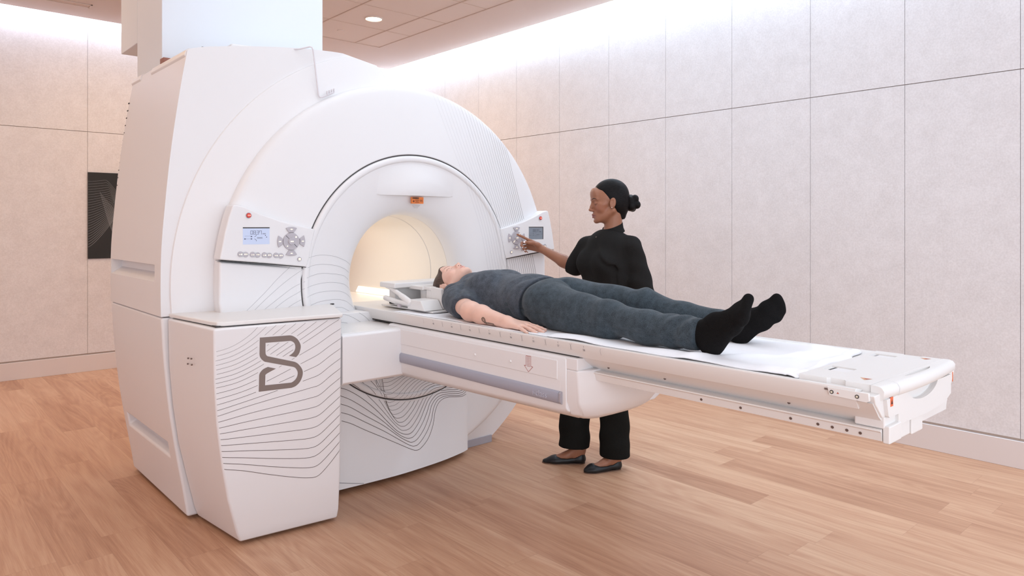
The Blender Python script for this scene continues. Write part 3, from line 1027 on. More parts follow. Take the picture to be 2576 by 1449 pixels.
SK = {'A0': [(1.792, 0.371), (1.849, 0.345), (1.927, 0.299), (2.028, 0.243), (2.132, 0.184), (2.2, 0.146), (2.239, 0.131), (2.275, 0.138), (2.328, 0.177), (2.369, 0.241), (2.392, 0.312), (2.425, 0.359), (2.481, 0.377), (2.563, 0.367), (2.603, 0.365), (2.63, 0.372)], 'A1': [(1.792, 0.413), (1.849, 0.388), (1.935, 0.336), (2.04, 0.272), (2.132, 0.209), (2.191, 0.17), (2.226, 0.156), (2.261, 0.163), (2.315, 0.206), (2.36, 0.269), (2.383, 0.332), (2.42, 0.375), (2.481, 0.386), (2.563, 0.375), (2.603, 0.375), (2.63, 0.388)], 'A2': [(1.792, 0.456), (1.849, 0.429), (1.935, 0.371), (2.04, 0.301), (2.132, 0.226), (2.183, 0.192), (2.213, 0.179), (2.253, 0.189), (2.306, 0.234), (2.347, 0.297), (2.374, 0.353), (2.42, 0.39), (2.481, 0.396), (2.563, 0.387), (2.603, 0.388), (2.63, 0.404)], 'A3': [(1.792, 0.498), (1.857, 0.464), (1.947, 0.4), (2.04, 0.324), (2.119, 0.248), (2.166, 0.215), (2.2, 0.203), (2.239, 0.212), (2.292, 0.259), (2.333, 0.315), (2.365, 0.369), (2.42, 0.406), (2.491, 0.407), (2.563, 0.398), (2.603, 0.402), (2.63, 0.421)], 'A4': [(1.792, 0.539), (1.849, 0.513), (1.927, 0.459), (2.007, 0.386), (2.081, 0.302), (2.132, 0.251), (2.183, 0.227), (2.226, 0.234), (2.279, 0.28), (2.319, 0.336), (2.356, 0.386), (2.406, 0.419), (2.481, 0.42), (2.554, 0.411), (2.593, 0.415), (2.618, 0.431)], 'A5': [(1.849, 0.561), (1.927, 0.501), (1.991, 0.438), (2.048, 0.372), (2.102, 0.305), (2.144, 0.261), (2.174, 0.25), (2.217, 0.258), (2.27, 0.304), (2.31, 0.356), (2.347, 0.402), (2.397, 0.432), (2.472, 0.432), (2.539, 0.425), (2.578, 0.431), (2.598, 0.438)], 'A6': [(1.911, 0.561), (1.975, 0.504), (2.028, 0.439), (2.073, 0.368), (2.115, 0.306), (2.157, 0.274), (2.2, 0.28), (2.257, 0.324), (2.301, 0.376), (2.338, 0.419), (2.388, 0.445), (2.463, 0.445), (2.529, 0.438), (2.578, 0.447)], 'A7': [(1.967, 0.56), (2.015, 0.505), (2.056, 0.435), (2.089, 0.368), (2.119, 0.32), (2.144, 0.297), (2.187, 0.302), (2.244, 0.345), (2.288, 0.393), (2.328, 0.435), (2.383, 0.457), (2.453, 0.457), (2.515, 0.45), (2.554, 0.454)], 'A8': [(2.007, 0.559), (2.04, 0.494), (2.065, 0.441), (2.089, 0.372), (2.11, 0.336), (2.136, 0.321), (2.178, 0.326), (2.231, 0.362), (2.275, 0.41), (2.319, 0.451), (2.374, 0.469), (2.444, 0.47), (2.505, 0.465), (2.534, 0.461)], 'A9': [(2.028, 0.56), (2.052, 0.471), (2.077, 0.403), (2.098, 0.356), (2.119, 0.344), (2.166, 0.35), (2.217, 0.383), (2.261, 0.427), (2.306, 0.465), (2.365, 0.482), (2.444, 0.48), (2.508, 0.469)], 'A10': [(2.04, 0.559), (2.06, 0.463), (2.085, 0.387), (2.106, 0.368), (2.153, 0.372), (2.204, 0.403), (2.248, 0.444), (2.297, 0.477), (2.351, 0.493), (2.425, 0.492), (2.479, 0.48)], 'A11': [(2.048, 0.559), (2.065, 0.458), (2.081, 0.402), (2.094, 0.391), (2.14, 0.395), (2.191, 0.424), (2.239, 0.46), (2.284, 0.49), (2.342, 0.504), (2.444, 0.491)], 'A12': [(2.051, 0.559), (2.067, 0.447), (2.085, 0.413), (2.132, 0.415), (2.178, 0.44), (2.226, 0.477), (2.275, 0.503), (2.333, 0.513), (2.416, 0.502)], 'A13': [(2.068, 0.458), (2.081, 0.437), (2.123, 0.436), (2.17, 0.46), (2.217, 0.493), (2.266, 0.515), (2.319, 0.52), (2.386, 0.513)], 'A14': [(2.067, 0.462), (2.11, 0.46), (2.157, 0.48), (2.209, 0.512), (2.257, 0.527), (2.31, 0.529), (2.358, 0.523)], 'A15': [(2.064, 0.483), (2.102, 0.481), (2.149, 0.499), (2.196, 0.525), (2.248, 0.538), (2.331, 0.534)], 'A16': [(2.06, 0.504), (2.098, 0.502), (2.14, 0.517), (2.187, 0.537), (2.239, 0.546), (2.304, 0.543)], 'A17': [(2.057, 0.524), (2.098, 0.523), (2.144, 0.534), (2.2, 0.546), (2.281, 0.553)], 'A18': [(2.055, 0.546), (2.098, 0.543), (2.144, 0.547), (2.217, 0.558)], 'D': [(1.995, 0.561), (2.007, 0.542), (2.023, 0.507), (2.044, 0.487), (2.06, 0.482)], 'E': [(2.023, 0.561), (2.015, 0.533), (2.023, 0.511), (2.06, 0.504)]}
bv_low = bvh_of([skirt, funnel, front_ring])
lines = []
for k, p in SK.items():
    w_ = .0026 if k in ('A0', 'A1', 'A2', 'A3', 'A4') else .0021 if k in ('A5', 'A6', 'A7', 'A8') else .0015
    lines.append((catmull(p, 6), w_, w_))
printed_lines('wave_lines', lines, bv_low, M['line_dark'], scan)

# fan of fine lines down the right of the face
bv_face = bvh_of([front_ring, funnel])
lines = []
NL = 22
for i_ in range(NL):
    t = i_ / (NL - 1)
    a0, a1 = np.array((2.408, 2.137)), np.array((2.740, 1.380))
    b0, b1 = np.array((2.968, 1.890)), np.array((3.119, 1.429))
    c0, c1 = np.array((2.86, .80)), np.array((3.30, .80))
    # top points follow the rim of the ring
    ang = math.radians(82 - 34 * t)
    p0 = np.array((CX + 1.068 * math.cos(ang), CZ + 1.068 * math.sin(ang)))
    p2 = a1 * (1 - t) + b1 * t
    pm = (p0 + p2) / 2 + np.array((-.006 * (1 - t), -.012))
    p3 = c0 * (1 - t) + c1 * t
    pts = catmull([p0, pm, p2, (p2 + p3) / 2 + np.array((.012, 0)), p3], 40)
    lines.append((pts, .0007 + .0006 * t, .0011 + .0016 * t))
groups = {'line_light': lines[:7], 'line_mid': lines[7:15], 'line': lines[15:]}
rk = lambda x, z, h, n: math.hypot(x - CX, z - CZ) < 1.073 and not (.674 < math.hypot(x - CX, z - CZ) < .692)
for k, l in groups.items():
    printed_lines('fan_lines', l, bv_face, M[k], scan, keep=rk)

FL = [[(1.619, 1.218), (1.69, 1.229), (1.77, 1.22), (1.837, 1.198), (1.874, 1.18), (1.891, 1.167)], [(1.611, 1.168), (1.658, 1.179), (1.712, 1.181), (1.787, 1.17), (1.843, 1.151), (1.887, 1.126)], [(1.385, 0.967), (1.476, 1.03), (1.535, 1.069), (1.599, 1.099)], [(1.608, 1.117), (1.674, 1.133), (1.731, 1.133), (1.82, 1.12), (1.86, 1.103), (1.887, 1.082)], [(1.3, 0.967), (1.389, 1.047), (1.461, 1.119), (1.526, 1.175)], [(1.337, 0.966), (1.418, 1.037), (1.505, 1.105), (1.596, 1.163)], [(1.434, 0.966), (1.505, 1.014), (1.565, 1.044), (1.599, 1.065)], [(1.611, 1.068), (1.674, 1.082), (1.754, 1.086), (1.83, 1.073), (1.87, 1.053), (1.891, 1.033)], [(1.495, 0.964), (1.55, 0.994), (1.599, 1.016)], [(1.611, 1.02), (1.674, 1.038), (1.754, 1.041), (1.82, 1.033), (1.87, 1.01), (1.905, 0.977)], [(1.618, 0.973), (1.69, 0.992), (1.787, 0.995), (1.847, 0.981), (1.887, 0.957), (1.92, 0.932)], [(1.767, 0.953), (1.82, 0.95), (1.87, 0.926)]]
bv_l = bvh_of([access, funnel, front_ring])
printed_lines('wave_lines', [(catmull(l, 10), .0011, .0011) for l in FL], bv_l, M['line_mid'], scan)
GL = [[(1.779, 0.924), (1.815, 0.916), (1.865, 0.89), (1.911, 0.858)], [(1.776, 0.883), (1.808, 0.877), (1.845, 0.858)], [(1.879, 0.924), (1.916, 0.9), (1.957, 0.859)], [(1.94, 0.925), (1.964, 0.902), (1.985, 0.87)]]
printed_lines('wave_lines', [(catmull(l, 6), .0013, .0013) for l in GL], bvh_of([dock]), M['line_mid'], scan)
# ------------------------------------------------------------------ patient table
table = empty('patient_table', (2.255, 2.4, .70), 'long white patient table docked to the scanner, reaching out to the right', 'examination table')
TC = 2.255
# sliding tabletop: shallow tray profile (half, mirrored)
prof = [(-.320, .942), (-.3185, .9455), (-.312, .9465), (-.302, .9430), (-.285, .9405), (-.15, .9370), (0, .9365)]
full = prof + [(-a, b) for a, b in prof[-2::-1]]
low_ = [(.320, .9405), (.3145, .914), (.300, .890), (-.300, .890), (-.3145, .914), (-.320, .9405)]
MB().prism([(TC + a, b) for a, b in full + low_[:]], 'y', .80, 3.60).build('tabletop', M['white2'], table, smooth=30)
MB().prism([(TC + a, b) for a, b in full + low_[:]], 'y', 3.60, 3.66).build('tabletop_head_end', M['white2'], table, smooth=30)
# side channel with a ledge, out past the support arm
pr = [(-.3145, .914), (-.275, .872), (-.226, .838), (-.262, .8345), (-.264, .831), (-.258, .826), (-.252, .803), (.252, .803), (.258, .826), (.264, .831), (.262, .8345), (.226, .838), (.275, .872), (.3145, .914)]
MB().prism([(TC + a, b) for a, b in pr], 'y', .758, 1.90).build('side_channel', M['white2'], table, smooth=20)
for y, z in ((1.704, .860), (1.455, .860), (1.015, .860)):
    MB().disc((TC - .2570, y, z), (-1, 0, .70), .005, .0016, 12).build('channel_screw', M['steel'], table)
for y in (1.314, 1.173, 1.011, .930, .889, .849, .813):
    MB().disc((TC - .2545, y, .8145), (-1, 0, -.2), .0042, .002, 12).build('channel_screw', M['steel'], table)
# support arm housing
hz = [(-.325, .872), (-.325, .690), (-.318, .655), (-.20, .610), (.20, .610), (.318, .655), (.325, .690), (.325, .872), (.300, .885), (-.300, .885)]


def hsec(y, zl, sx=1.0, top=.885):
    z0 = zl
    return [(TC - .318 * sx, y, top), (TC - .325 * sx, y, top - .010), (TC - .325 * sx, y, z0 + .055), (TC - .315 * sx, y, z0 + .040), (TC - .22 * sx, y, z0), (TC + .22 * sx, y, z0),
            (TC + .315 * sx, y, z0 + .040), (TC + .325 * sx, y, z0 + .055), (TC + .325 * sx, y, top - .010), (TC + .318 * sx, y, top)]


mb = MB()
mb.loft([hsec(3.10, .602), hsec(2.4, .618), hsec(1.89, .632), hsec(1.855, .640)])
hs = mb.build('arm_housing', M['white'], table)
MB().prism([(3.30, .62), (3.30, .872), (2.992, .872), (2.980, .862), (2.976, .648), (2.99, .636)], 'x', 1.612, 1.95).build('arm_bridge', M['white'], table, bevel=.004, seg=2)
MB().box((1.62, 3.0, .87), (2.56, 3.32, .8755)).build('bridge_top', M['white2'], table, bevel=.002)
add_bevel(hs, .006, 2)
# rounded foot of the housing
endp = [(1.86, .885), (1.795, .885), (1.79, .845), (1.775, .842), (1.77, .838), (1.768, .806), (1.762, .800), (1.750, .795), (1.735, .72), (1.70, .672), (1.76, .640), (1.86, .632)]
mb = MB()
rings = []
for x, s in ((-.325, 0), (-.31, .012), (-.25, .03), (.10, .034), (.25, .03), (.325, 0)):
    pass
ex = MB()
R1 = [(TC - .322, 1.86), (TC - .322, 1.80), (TC - .27, 1.775), (TC - .16, 1.752), (TC + .02, 1.755), (TC + .16, 1.775), (TC + .25, 1.80), (TC + .322, 1.86)]
R2 = [(TC - .322, 1.86), (TC - .315, 1.80), (TC - .25, 1.77), (TC - .15, 1.745), (TC + .02, 1.75), (TC + .14, 1.77), (TC + .22, 1.80), (TC + .25, 1.86)]
R3 = [(TC - .30, 1.86), (TC - .28, 1.815), (TC - .22, 1.79), (TC - .13, 1.775), (TC + .02, 1.78), (TC + .09, 1.79), (TC + .13, 1.81), (TC + .15, 1.86)]
R4 = [(TC - .24, 1.86), (TC - .22, 1.835), (TC - .19, 1.82), (TC - .10, 1.815), (TC + .0, 1.815), (TC + .08, 1.825), (TC + .12, 1.835), (TC + .13, 1.86)]
ex.loft([[(x, y, z) for x, y in R] for R, z in ((R1, .842), (R2, .72), (R3, .665), (R4, .640))])
ex.build('housing_end', M['white'], table, bevel=.008, seg=2)
MB().box((TC - .322, 1.80, .84), (TC + .322, 1.86, .885)).build('housing_end_step', M['white'], table, bevel=.004)
# side panel step, bumper strip, pegs, arrow
MB().box((TC - .3275, 1.90, .795), (TC - .322, 2.985, .868)).build('side_panel', M['white'], table, bevel=.0025)
MB().box((TC - .3255, 1.885, .700), (TC - .322, 2.985, .795)).build('side_panel', M['white'], table, bevel=.0015)
rail = MB().prism([(TC - .325, .753), (TC - .331, .751), (TC - .336, .745), (TC - .337, .728), (TC - .336, .712), (TC - .331, .706), (TC - .325, .704)], 'y', 1.886, 2.983).build('bumper_strip', M['rail'], table, smooth=50)
MB().prism([(TC - .325, .753), (TC - .331, .751), (TC - .336, .745), (TC - .337, .728), (TC - .336, .712), (TC - .331, .706), (TC - .325, .704)], 'y', 1.874, 1.885).build('strip_end', M['grey'], rail, bevel=.001)
text('strip_lettering', 'i-class', .034, new_mat('emboss_lilac', srgb(186, 184, 196), .35), (TC - .3375, 1.985, .728), SIDE, rail, ext=.0012)
for y, z in ((2.395, .822), (2.165, .826)):
    MB().disc((TC - .3275, y, z), (-1, 0, 0), .006, .005, 16, .004).build('peg', M['white2'], table, smooth=50)
mb = MB()
ya, z_ = 2.058, .833
A = [(ya + .0135, z_ + .030), (ya + .0135, z_ - .010), (ya + .025, z_ - .010), (ya, z_ - .033), (ya - .025, z_ - .010), (ya - .0135, z_ - .010), (ya - .0135, z_ + .030)]
xx = TC - .3282
v_ = []
for (a, b), (c, d) in zip(A, A[1:] + A[:1]):
    t = np.array((c - a, d - b)); t = t / np.hypot(*t); n = np.array((-t[1], t[0])) * .0008
    mb.add([(xx, a + n[0], b + n[1]), (xx, a - n[0], b - n[1]), (xx, c - n[0], d - n[1]), (xx, c + n[0], d + n[1])], [(0, 1, 2, 3)])
for k in (-1, 0, 1):
    for q in range(7):
        mb.box((xx - .0002, ya + k * .006 - .0011, z_ + .024 - q * .006), (xx, ya + k * .006 + .0011, z_ + .0275 - q * .006))
mb.build('arrow_mark', M['redink'], table, fix=False)
MB().box((TC - .296, 1.82, .882), (TC + .296, 3.3, .891)).build('slide_gap', M['dark'], table)
# scale marks along the near rim
mb = MB()
yk = [2.796, 2.719, 2.647, 2.577, 2.510, 2.445, 2.379, 2.312, 2.242, 2.175, 2.108, 2.041, 1.973, 1.904, 1.838, 1.772, 1.693]
xf = lambda z: TC - .3145 - .0055 * (z - .914) / .0265 - .0007
nums = ['', '48', '', '50', '', '52', '', '54', '', '56', '', '55', '', '57', '', '58', '']
for k, y in enumerate(yk):
    if k % 2 == 0:
        for sg in (1, -1):
            if k == 0 and sg > 0: continue
            if k == len(yk) - 1 and sg < 0: continue
            pts = [(y - sg * .0048, .938), (y - sg * .0018, .934), (y - sg * .0008, .930), (y - sg * .0008, .922), (y - sg * .0018, .918), (y - sg * .0045, .9145)]
            P = [np.array(p) for p in pts]
            for a, b in zip(P, P[1:]):
                t = (b - a) / np.hypot(*(b - a)); n = np.array((-t[1], t[0])) * .00036
                mb.add([(xf(q[1]), q[0], q[1]) for q in (a + n, a - n, b - n, b + n)], [(0, 1, 2, 3)])
    else:
        mb.add([(xf(.937), y - .0012, .937), (xf(.937), y + .0012, .937), (xf(.929), y, .929)], [(0, 1, 2)])
ruler = mb.build('scale_marks', new_mat('scale_ink', srgb(150, 146, 148), .5), table, fix=False)
for k, y in enumerate(yk):
    if nums[k]:
        text('scale_number', nums[k], .011, M['line_mid'], (xf(.9215) - .0003, y, .9215), (math.radians(90 + 12), 0, -PI / 2), ruler, ext=.0001)

# ---------------------------------------------------------------- foot end
foot = MB()
SX0, SX1 = 1.978, 2.532
pts = [(SX0, .975), (SX0, .895), (SX0 + .010, .888), (SX0 + .010, .850), (SX0, .843), (SX0, .778), (SX1, .772), (SX1, .83), (SX1 - .008, .835), (SX1 - .008, .885), (SX1, .89), (SX1, .975)]
slab = MB().prism(pts, 'z', .928, .955).build('foot_plate', M['white2'], table)
c1 = MB().box((2.093, .889, .950), (2.165, .962, .97)).build('cutter', M['white2'])
c2 = MB().box((2.421, .889, .950), (2.478, .958, .97)).build('cutter', M['white2'])
bool_cut(slab, [c1, c2])
add_bevel(slab, .0035, 3, 40)
for x0, x1 in ((2.098, 2.160), (2.426, 2.473)):
    MB().box((x0, .894, .9495), (x1, .945, .9508)).build('latch_pad', M['white'], table)
    MB().box((x0, .945, .9495), (x1, .9515, .9512)).build('latch_slot', M['black'] if x0 < 2.2 else M['line_mid'], table)
tan = new_mat('triangle_tan', srgb(214, 160, 120), .5)
for x, y in ((2.040, .815), (2.490, .811)):
    tr_ = mk('caution_triangle', [(x + .012, y + .020, .9553), (x - .016, y - .003, .9553), (x + .014, y - .013, .9553)], [(0, 1, 2)], tan, table, fix=False)
    mk('triangle_ink', [(x + .009, y + .008, .9556), (x - .006, y - .004, .9556), (x + .010, y - .010, .9556)], [(0, 1, 2)], M['redink'], tr_, fix=False)
# grab bar
N_ = 24
bar = MB(); rings = []
for k in range(N_ + 1):
    t = k / N_
    x = SX0 - .004 + (SX1 - SX0 + .012) * t
    bow = .014 * math.sin(t * PI)
    y0 = .776
    y1 = .742 - bow
    rings.append([(x, y0, .9545), (x, y1 + .016, .9545), (x, y1 + .006, .951), (x, y1, .942), (x, y1 + .001, .926), (x, y1 + .008, .918), (x, y0, .918)])
bo = bar.loft(rings).build('grab_bar', M['white2'], table)
sc_ = MB()
pts = [(2.17 + .205 * q / 12, .762 - .013 * math.sin(PI * q / 12) ** .6) for q in range(13)] + [(2.375 - .205 * q / 12, .763 + .002 * math.sin(PI * q / 12)) for q in range(1, 12)]
cut = sc_.prism(pts, 'z', .949, .97).build('cutter', M['white2'])
bool_cut(bo, [cut])
add_bevel(bo, .004, 3, 40)
bs = MB()
for k, x in enumerate((2.0622, 2.0634)):
    pass
sx_ = 2.063; t_ = (sx_ - SX0 + .004) / (SX1 - SX0 + .012); bw = .014 * math.sin(t_ * PI); y1 = .742 - bw
bs.loft([[(x, .772, .9548), (x, y1 + .016, .9548), (x, y1 + .0055, .9513), (x, y1 - .0004, .942), (x, y1 + .0006, .926), (x, y1 + .008, .9176)] for x in (2.0624, 2.0636)], cap=False, closed=False)
bs.build('bar_seam', M['line_light'], table)
# end shell with a hand opening
shell = MB().prism([(1.992, .918), (2.066, .920), (2.07, .918), (2.50, .916), (2.50, .858), (2.44, .838), (2.30, .832), (2.074, .838), (2.072, .868), (2.012, .868), (2.004, .873)], 'y', .742, .80).build('end_shell', M['white2'], table)
cp = [(2.140, .9262)] + [(2.262 + .122 * math.cos(a), .9262 + .044 * math.sin(a)) for a in [PI + PI * q / 16 for q in range(17)]] + [(2.384, .9262)]
cut = MB().prism(cp[1:-1], 'y', .70, .90).build('cutter', M['white2'])
cut.data.transform(Matrix.Identity(4))
bool_cut(shell, [cut])
add_bevel(shell, .004, 3, 40)
# curved liner inside the opening
lin = MB()
rr_ = []
for y in (.752, .80):
    rr_.append([(2.262 + .121 * math.cos(a), y, .9262 + .0435 * math.sin(a)) for a in [PI + PI * q / 16 for q in range(17)]])
lin.loft(rr_, cap=False, closed=False).build('opening_liner', M['white2'], table, smooth=60)
MB().prism([(1.938, .934), (1.946, .912), (1.992, .868), (2.02, .868), (2.02, .920), (1.994, .936)], 'y', .752, .800).build('corner_cap', M['white2'], table, bevel=.003)
MB().prism([(2.572, .934), (2.564, .912), (2.528, .868), (2.49, .868), (2.49, .920), (2.516, .936)], 'y', .752, .800).build('corner_cap', M['white2'], table, bevel=.003)
MB().box((2.0, .750, .836), (2.46, .83, .87)).build('end_block', M['white2'], table, bevel=.005)
st = MB().box((2.016, .7414, .896), (2.034, .7425, .921)).build('warning_sticker', new_mat('sticker_orange', srgb(225, 100, 50), .5), table)
mk('sticker_triangle', [(2.020, .7411, .902), (2.031, .7411, .902), (2.0255, .7411, .915)], [(0, 1, 2)], M['black'], st, fix=False)
MB().box((2.545, .7508, .885), (2.549, .7525, .915)).build('warning_sticker', new_mat('sticker_orange_b', srgb(225, 120, 70), .5), table)
MB().box((2.002, .738, .798), (2.086, .757, .846)).build('lock_block', M['white2'], table, bevel=.004)
MB().box((2.112, .748, .792), (2.175, .82, .842)).build('lock_block', M['white2'], table, bevel=.004)
MB().box((2.178, .744, .789), (2.262, .82, .842)).build('lock_block', M['white2'], table, bevel=.004)
MB().box((2.09, .765, .815), (2.118, .775, .842)).build('latch', M['dark'], table)
# clip plate on the rim
xr = TC - .3165
cl = MB().prism([(.874, .9405), (.765, .9400), (.763, .9200), (.770, .9155), (.868, .9185)], 'x', xr - .006, xr + .004).build('rim_clip', M['white2'], table, bevel=.0015)
pale = new_mat('screw_pale', srgb(220, 210, 190), .4)
for y, z in ((.861, .9285), (.794, .9275)):
    MB().disc((xr - .006, y, z), (-1, 0, 0), .0052, .0012, 20).build('clip_screw', M['dark'], cl)
    MB().disc((xr - .0072, y, z), (-1, 0, 0), .0030, .0008, 14).build('screw_head', pale, cl)
MB().box((xr - .004, .872, .931), (xr, .882, .936)).build('clip_tab', M['steel'], cl)
mk('clip_mark', [(xr - .0064, .848, .926), (xr - .0064, .841, .926), (xr - .0064, .8445, .931)], [(0, 1, 2)], M['redink'], cl, fix=False)
# dark latch under the arm
MB().box((2.12, 2.16, .596), (2.16, 2.24, .610)).build('release_latch', M['black'], table)

# ------------------------------------------------------------------ bed sheet
M['sheet'] = new_mat('cotton_sheet', srgb(246, 244, 247), 0.85, spec=0.2)


def sheet_h(x, y):
    """height of the cotton sheet"""
    s = (x - TC) / .30
    base = float(np.interp(abs(x - TC), [0, .15, .285, .302, .312], [.9365, .9370, .9405, .9430, .9465])) + .0006
    h = .9395 + .0035 * math.sin(3 * s + 2.2 * y) ** 2
    h += .010 * math.exp(-((y - 1.12 - .05 * s) / .045) ** 2) * (.6 + .4 * math.sin(4 * s))
    h += .009 * math.exp(-((y - 1.30 + .20 * (s + .6)) / .03) ** 2) * (1 if s < .2 else .4)
    h += .012 * math.exp(-((y - 1.02) / .022) ** 2) * (.5 + .5 * math.sin(5 * s + 1))
    h += .006 * math.exp(-((s + .78) / .13) ** 2) * (1 + .8 * math.sin(14 * y))
    h += .004 * math.sin(9 * y + 5 * s) * math.sin(7 * s - 4 * y)
    f = min(1, max(0, (1 - abs(s)) / .16))
    f = f * f * (3 - 2 * f)
    if y > 2.0: h = .9385 + .0006 * (1 + math.sin(12 * y) * math.sin(6 * s))
    return base + max(0, h - .9385) * f


mb = MB(); rows = []
ny_, nx_ = 330, 60
for jy in range(ny_ + 1):
    row = []
    for ix in range(nx_ + 1):
        s = -1 + 2 * ix / nx_
        t = jy / ny_
        yend = .985 + .045 * max(0, s) ** 2 - .012 * math.sin(6 * s) + .01 * math.cos(11 * s)
        y = yend + (3.10 - yend) * t
        w = .284 + .006 * math.sin(9 * y) + .004 * math.sin(23 * y) + (.012 if y < 1.3 and s > 0 else 0)
        x = TC + s * w
        z = sheet_h(x, y)
        dy = y - yend
        z_b = sheet_h(x, 3.0)
        if dy < .03: z = z_b + (z + .003 - z_b) * math.sin(min(1, dy / .012) * PI / 2)
        row.append((x, y, z))
    rows.append(row)
mb.loft(rows, cap=False, closed=False)
sheet = mb.build('bed_sheet', M['sheet'], smooth=180)
sd = sheet.modifiers.new('thickness', 'SOLIDIFY'); sd.thickness = .0025; sd.offset = 1
tag(sheet, 'rumpled white cotton sheet spread over the patient table', 'sheet')

# ------------------------------------------------------------------ head coil on the tabletop
coil = empty('head_coil', (2.25, 3.10, .94), 'white open head support frame with two angled handles, at the head end of the table', 'head coil')
W = M['white2']
MB().prism([(3.36, .9445), (3.36, .953), (2.88, .953), (2.88, .9445)], 'x', 2.05, 2.46).build('base_plate', W, coil, bevel=.003)
# stepped block with a sloping face
MB().prism([(3.06, .955), (3.06, 1.003), (2.945, 1.003), (2.905, .955)], 'x', 2.02, 2.13).build('wedge_block', W, coil, bevel=.003)
# head cradle walls
MB().prism([(3.02, .955), (3.02, 1.063), (2.93, 1.058), (2.915, .955)], 'x', 2.135, 2.155).build('cradle_side', W, coil, bevel=.004)
MB().prism([(3.02, .955), (3.02, 1.060), (2.93, 1.055), (2.915, .955)], 'x', 2.345, 2.365).build('cradle_side', W, coil, bevel=.004)
MB().box((2.135, 3.02, .955), (2.365, 3.06, 1.050)).build('cradle_back', W, coil, bevel=.006)
MB().box((2.13, 3.015, 1.045), (2.25, 3.085, 1.062)).build('cradle_flap', W, coil, bevel=.003)
MB().prism([(3.30, .955), (3.30, 1.055), (3.26, 1.063), (3.24, 1.055), (3.24, .955)], 'x', 2.06, 2.46).build('end_wall', W, coil, bevel=.005)
MB().box((2.02, 3.18, 1.050), (2.47, 3.33, 1.078)).build('top_plate', W, coil, bevel=.006)
MB().box((2.12, 3.07, 1.042), (2.36, 3.20, 1.062)).build('top_step', W, coil, bevel=.004)
mb = MB(); mb.disc((2.20, 3.11, .955), (0, 0, 1), .05, .085, 32, .055); mb.build('round_post', W, coil, smooth=50)
MB().box((2.06, 3.06, .955), (2.09, 3.30, .972)).build('side_rib', W, coil, bevel=.003)
h1 = MB().tube([(2.035, 3.285, 1.056), (2.035, 3.245, 1.050), (2.03, 3.115, 1.012)], [.010, .012, .012], 16).build('handle', W, coil, smooth=60)
MB().tube([(2.03, 3.135, 1.016), (2.028, 3.105, 1.008), (2.025, 3.035, .985), (2.025, 3.03, .983)], [.0145, .0155, .0165, .013], 16).build('handle_grip', W, h1, smooth=60)
h2 = MB().tube([(2.02, 3.17, .985), (2.02, 3.04, .981)], [.0115, .0115], 16).build('handle', W, coil, smooth=60)
MB().tube([(2.01, 3.265, .9975), (2.012, 3.26, .998), (2.018, 3.18, .986), (2.019, 3.165, .985)], [.010, .0135, .0145, .013], 16).build('handle_grip', W, h2, smooth=60)
MB().disc((2.03, 3.15, .955), (0, 0, 1), .012, .020, 16).build('handle_pivot', new_mat('pivot_grey', srgb(200, 188, 192), .4), coil)
# ------------------------------------------------------------------ soft body modelling (signed distance fields meshed on a grid)
def smin(a, b, k):
    h = np.clip(0.5 + 0.5 * (b - a) / k, 0, 1)
    return b + (a - b) * h - k * h * (1 - h)


def axis_grid(lo, hi, coarse, zones):
    """non-uniform samples: zones = [(a, b, step)] use a finer step"""
    out = [lo]
    while out[-1] < hi:
        x = out[-1]
        st = coarse
        for a, b, s in zones:
            if a <= x <= b: st = min(st, s)
            else:
                dd = min(abs(x - a), abs(x - b))
                st = min(st, s + dd * .25)
        out.append(x + st)
    return np.array(out, dtype=np.float32)


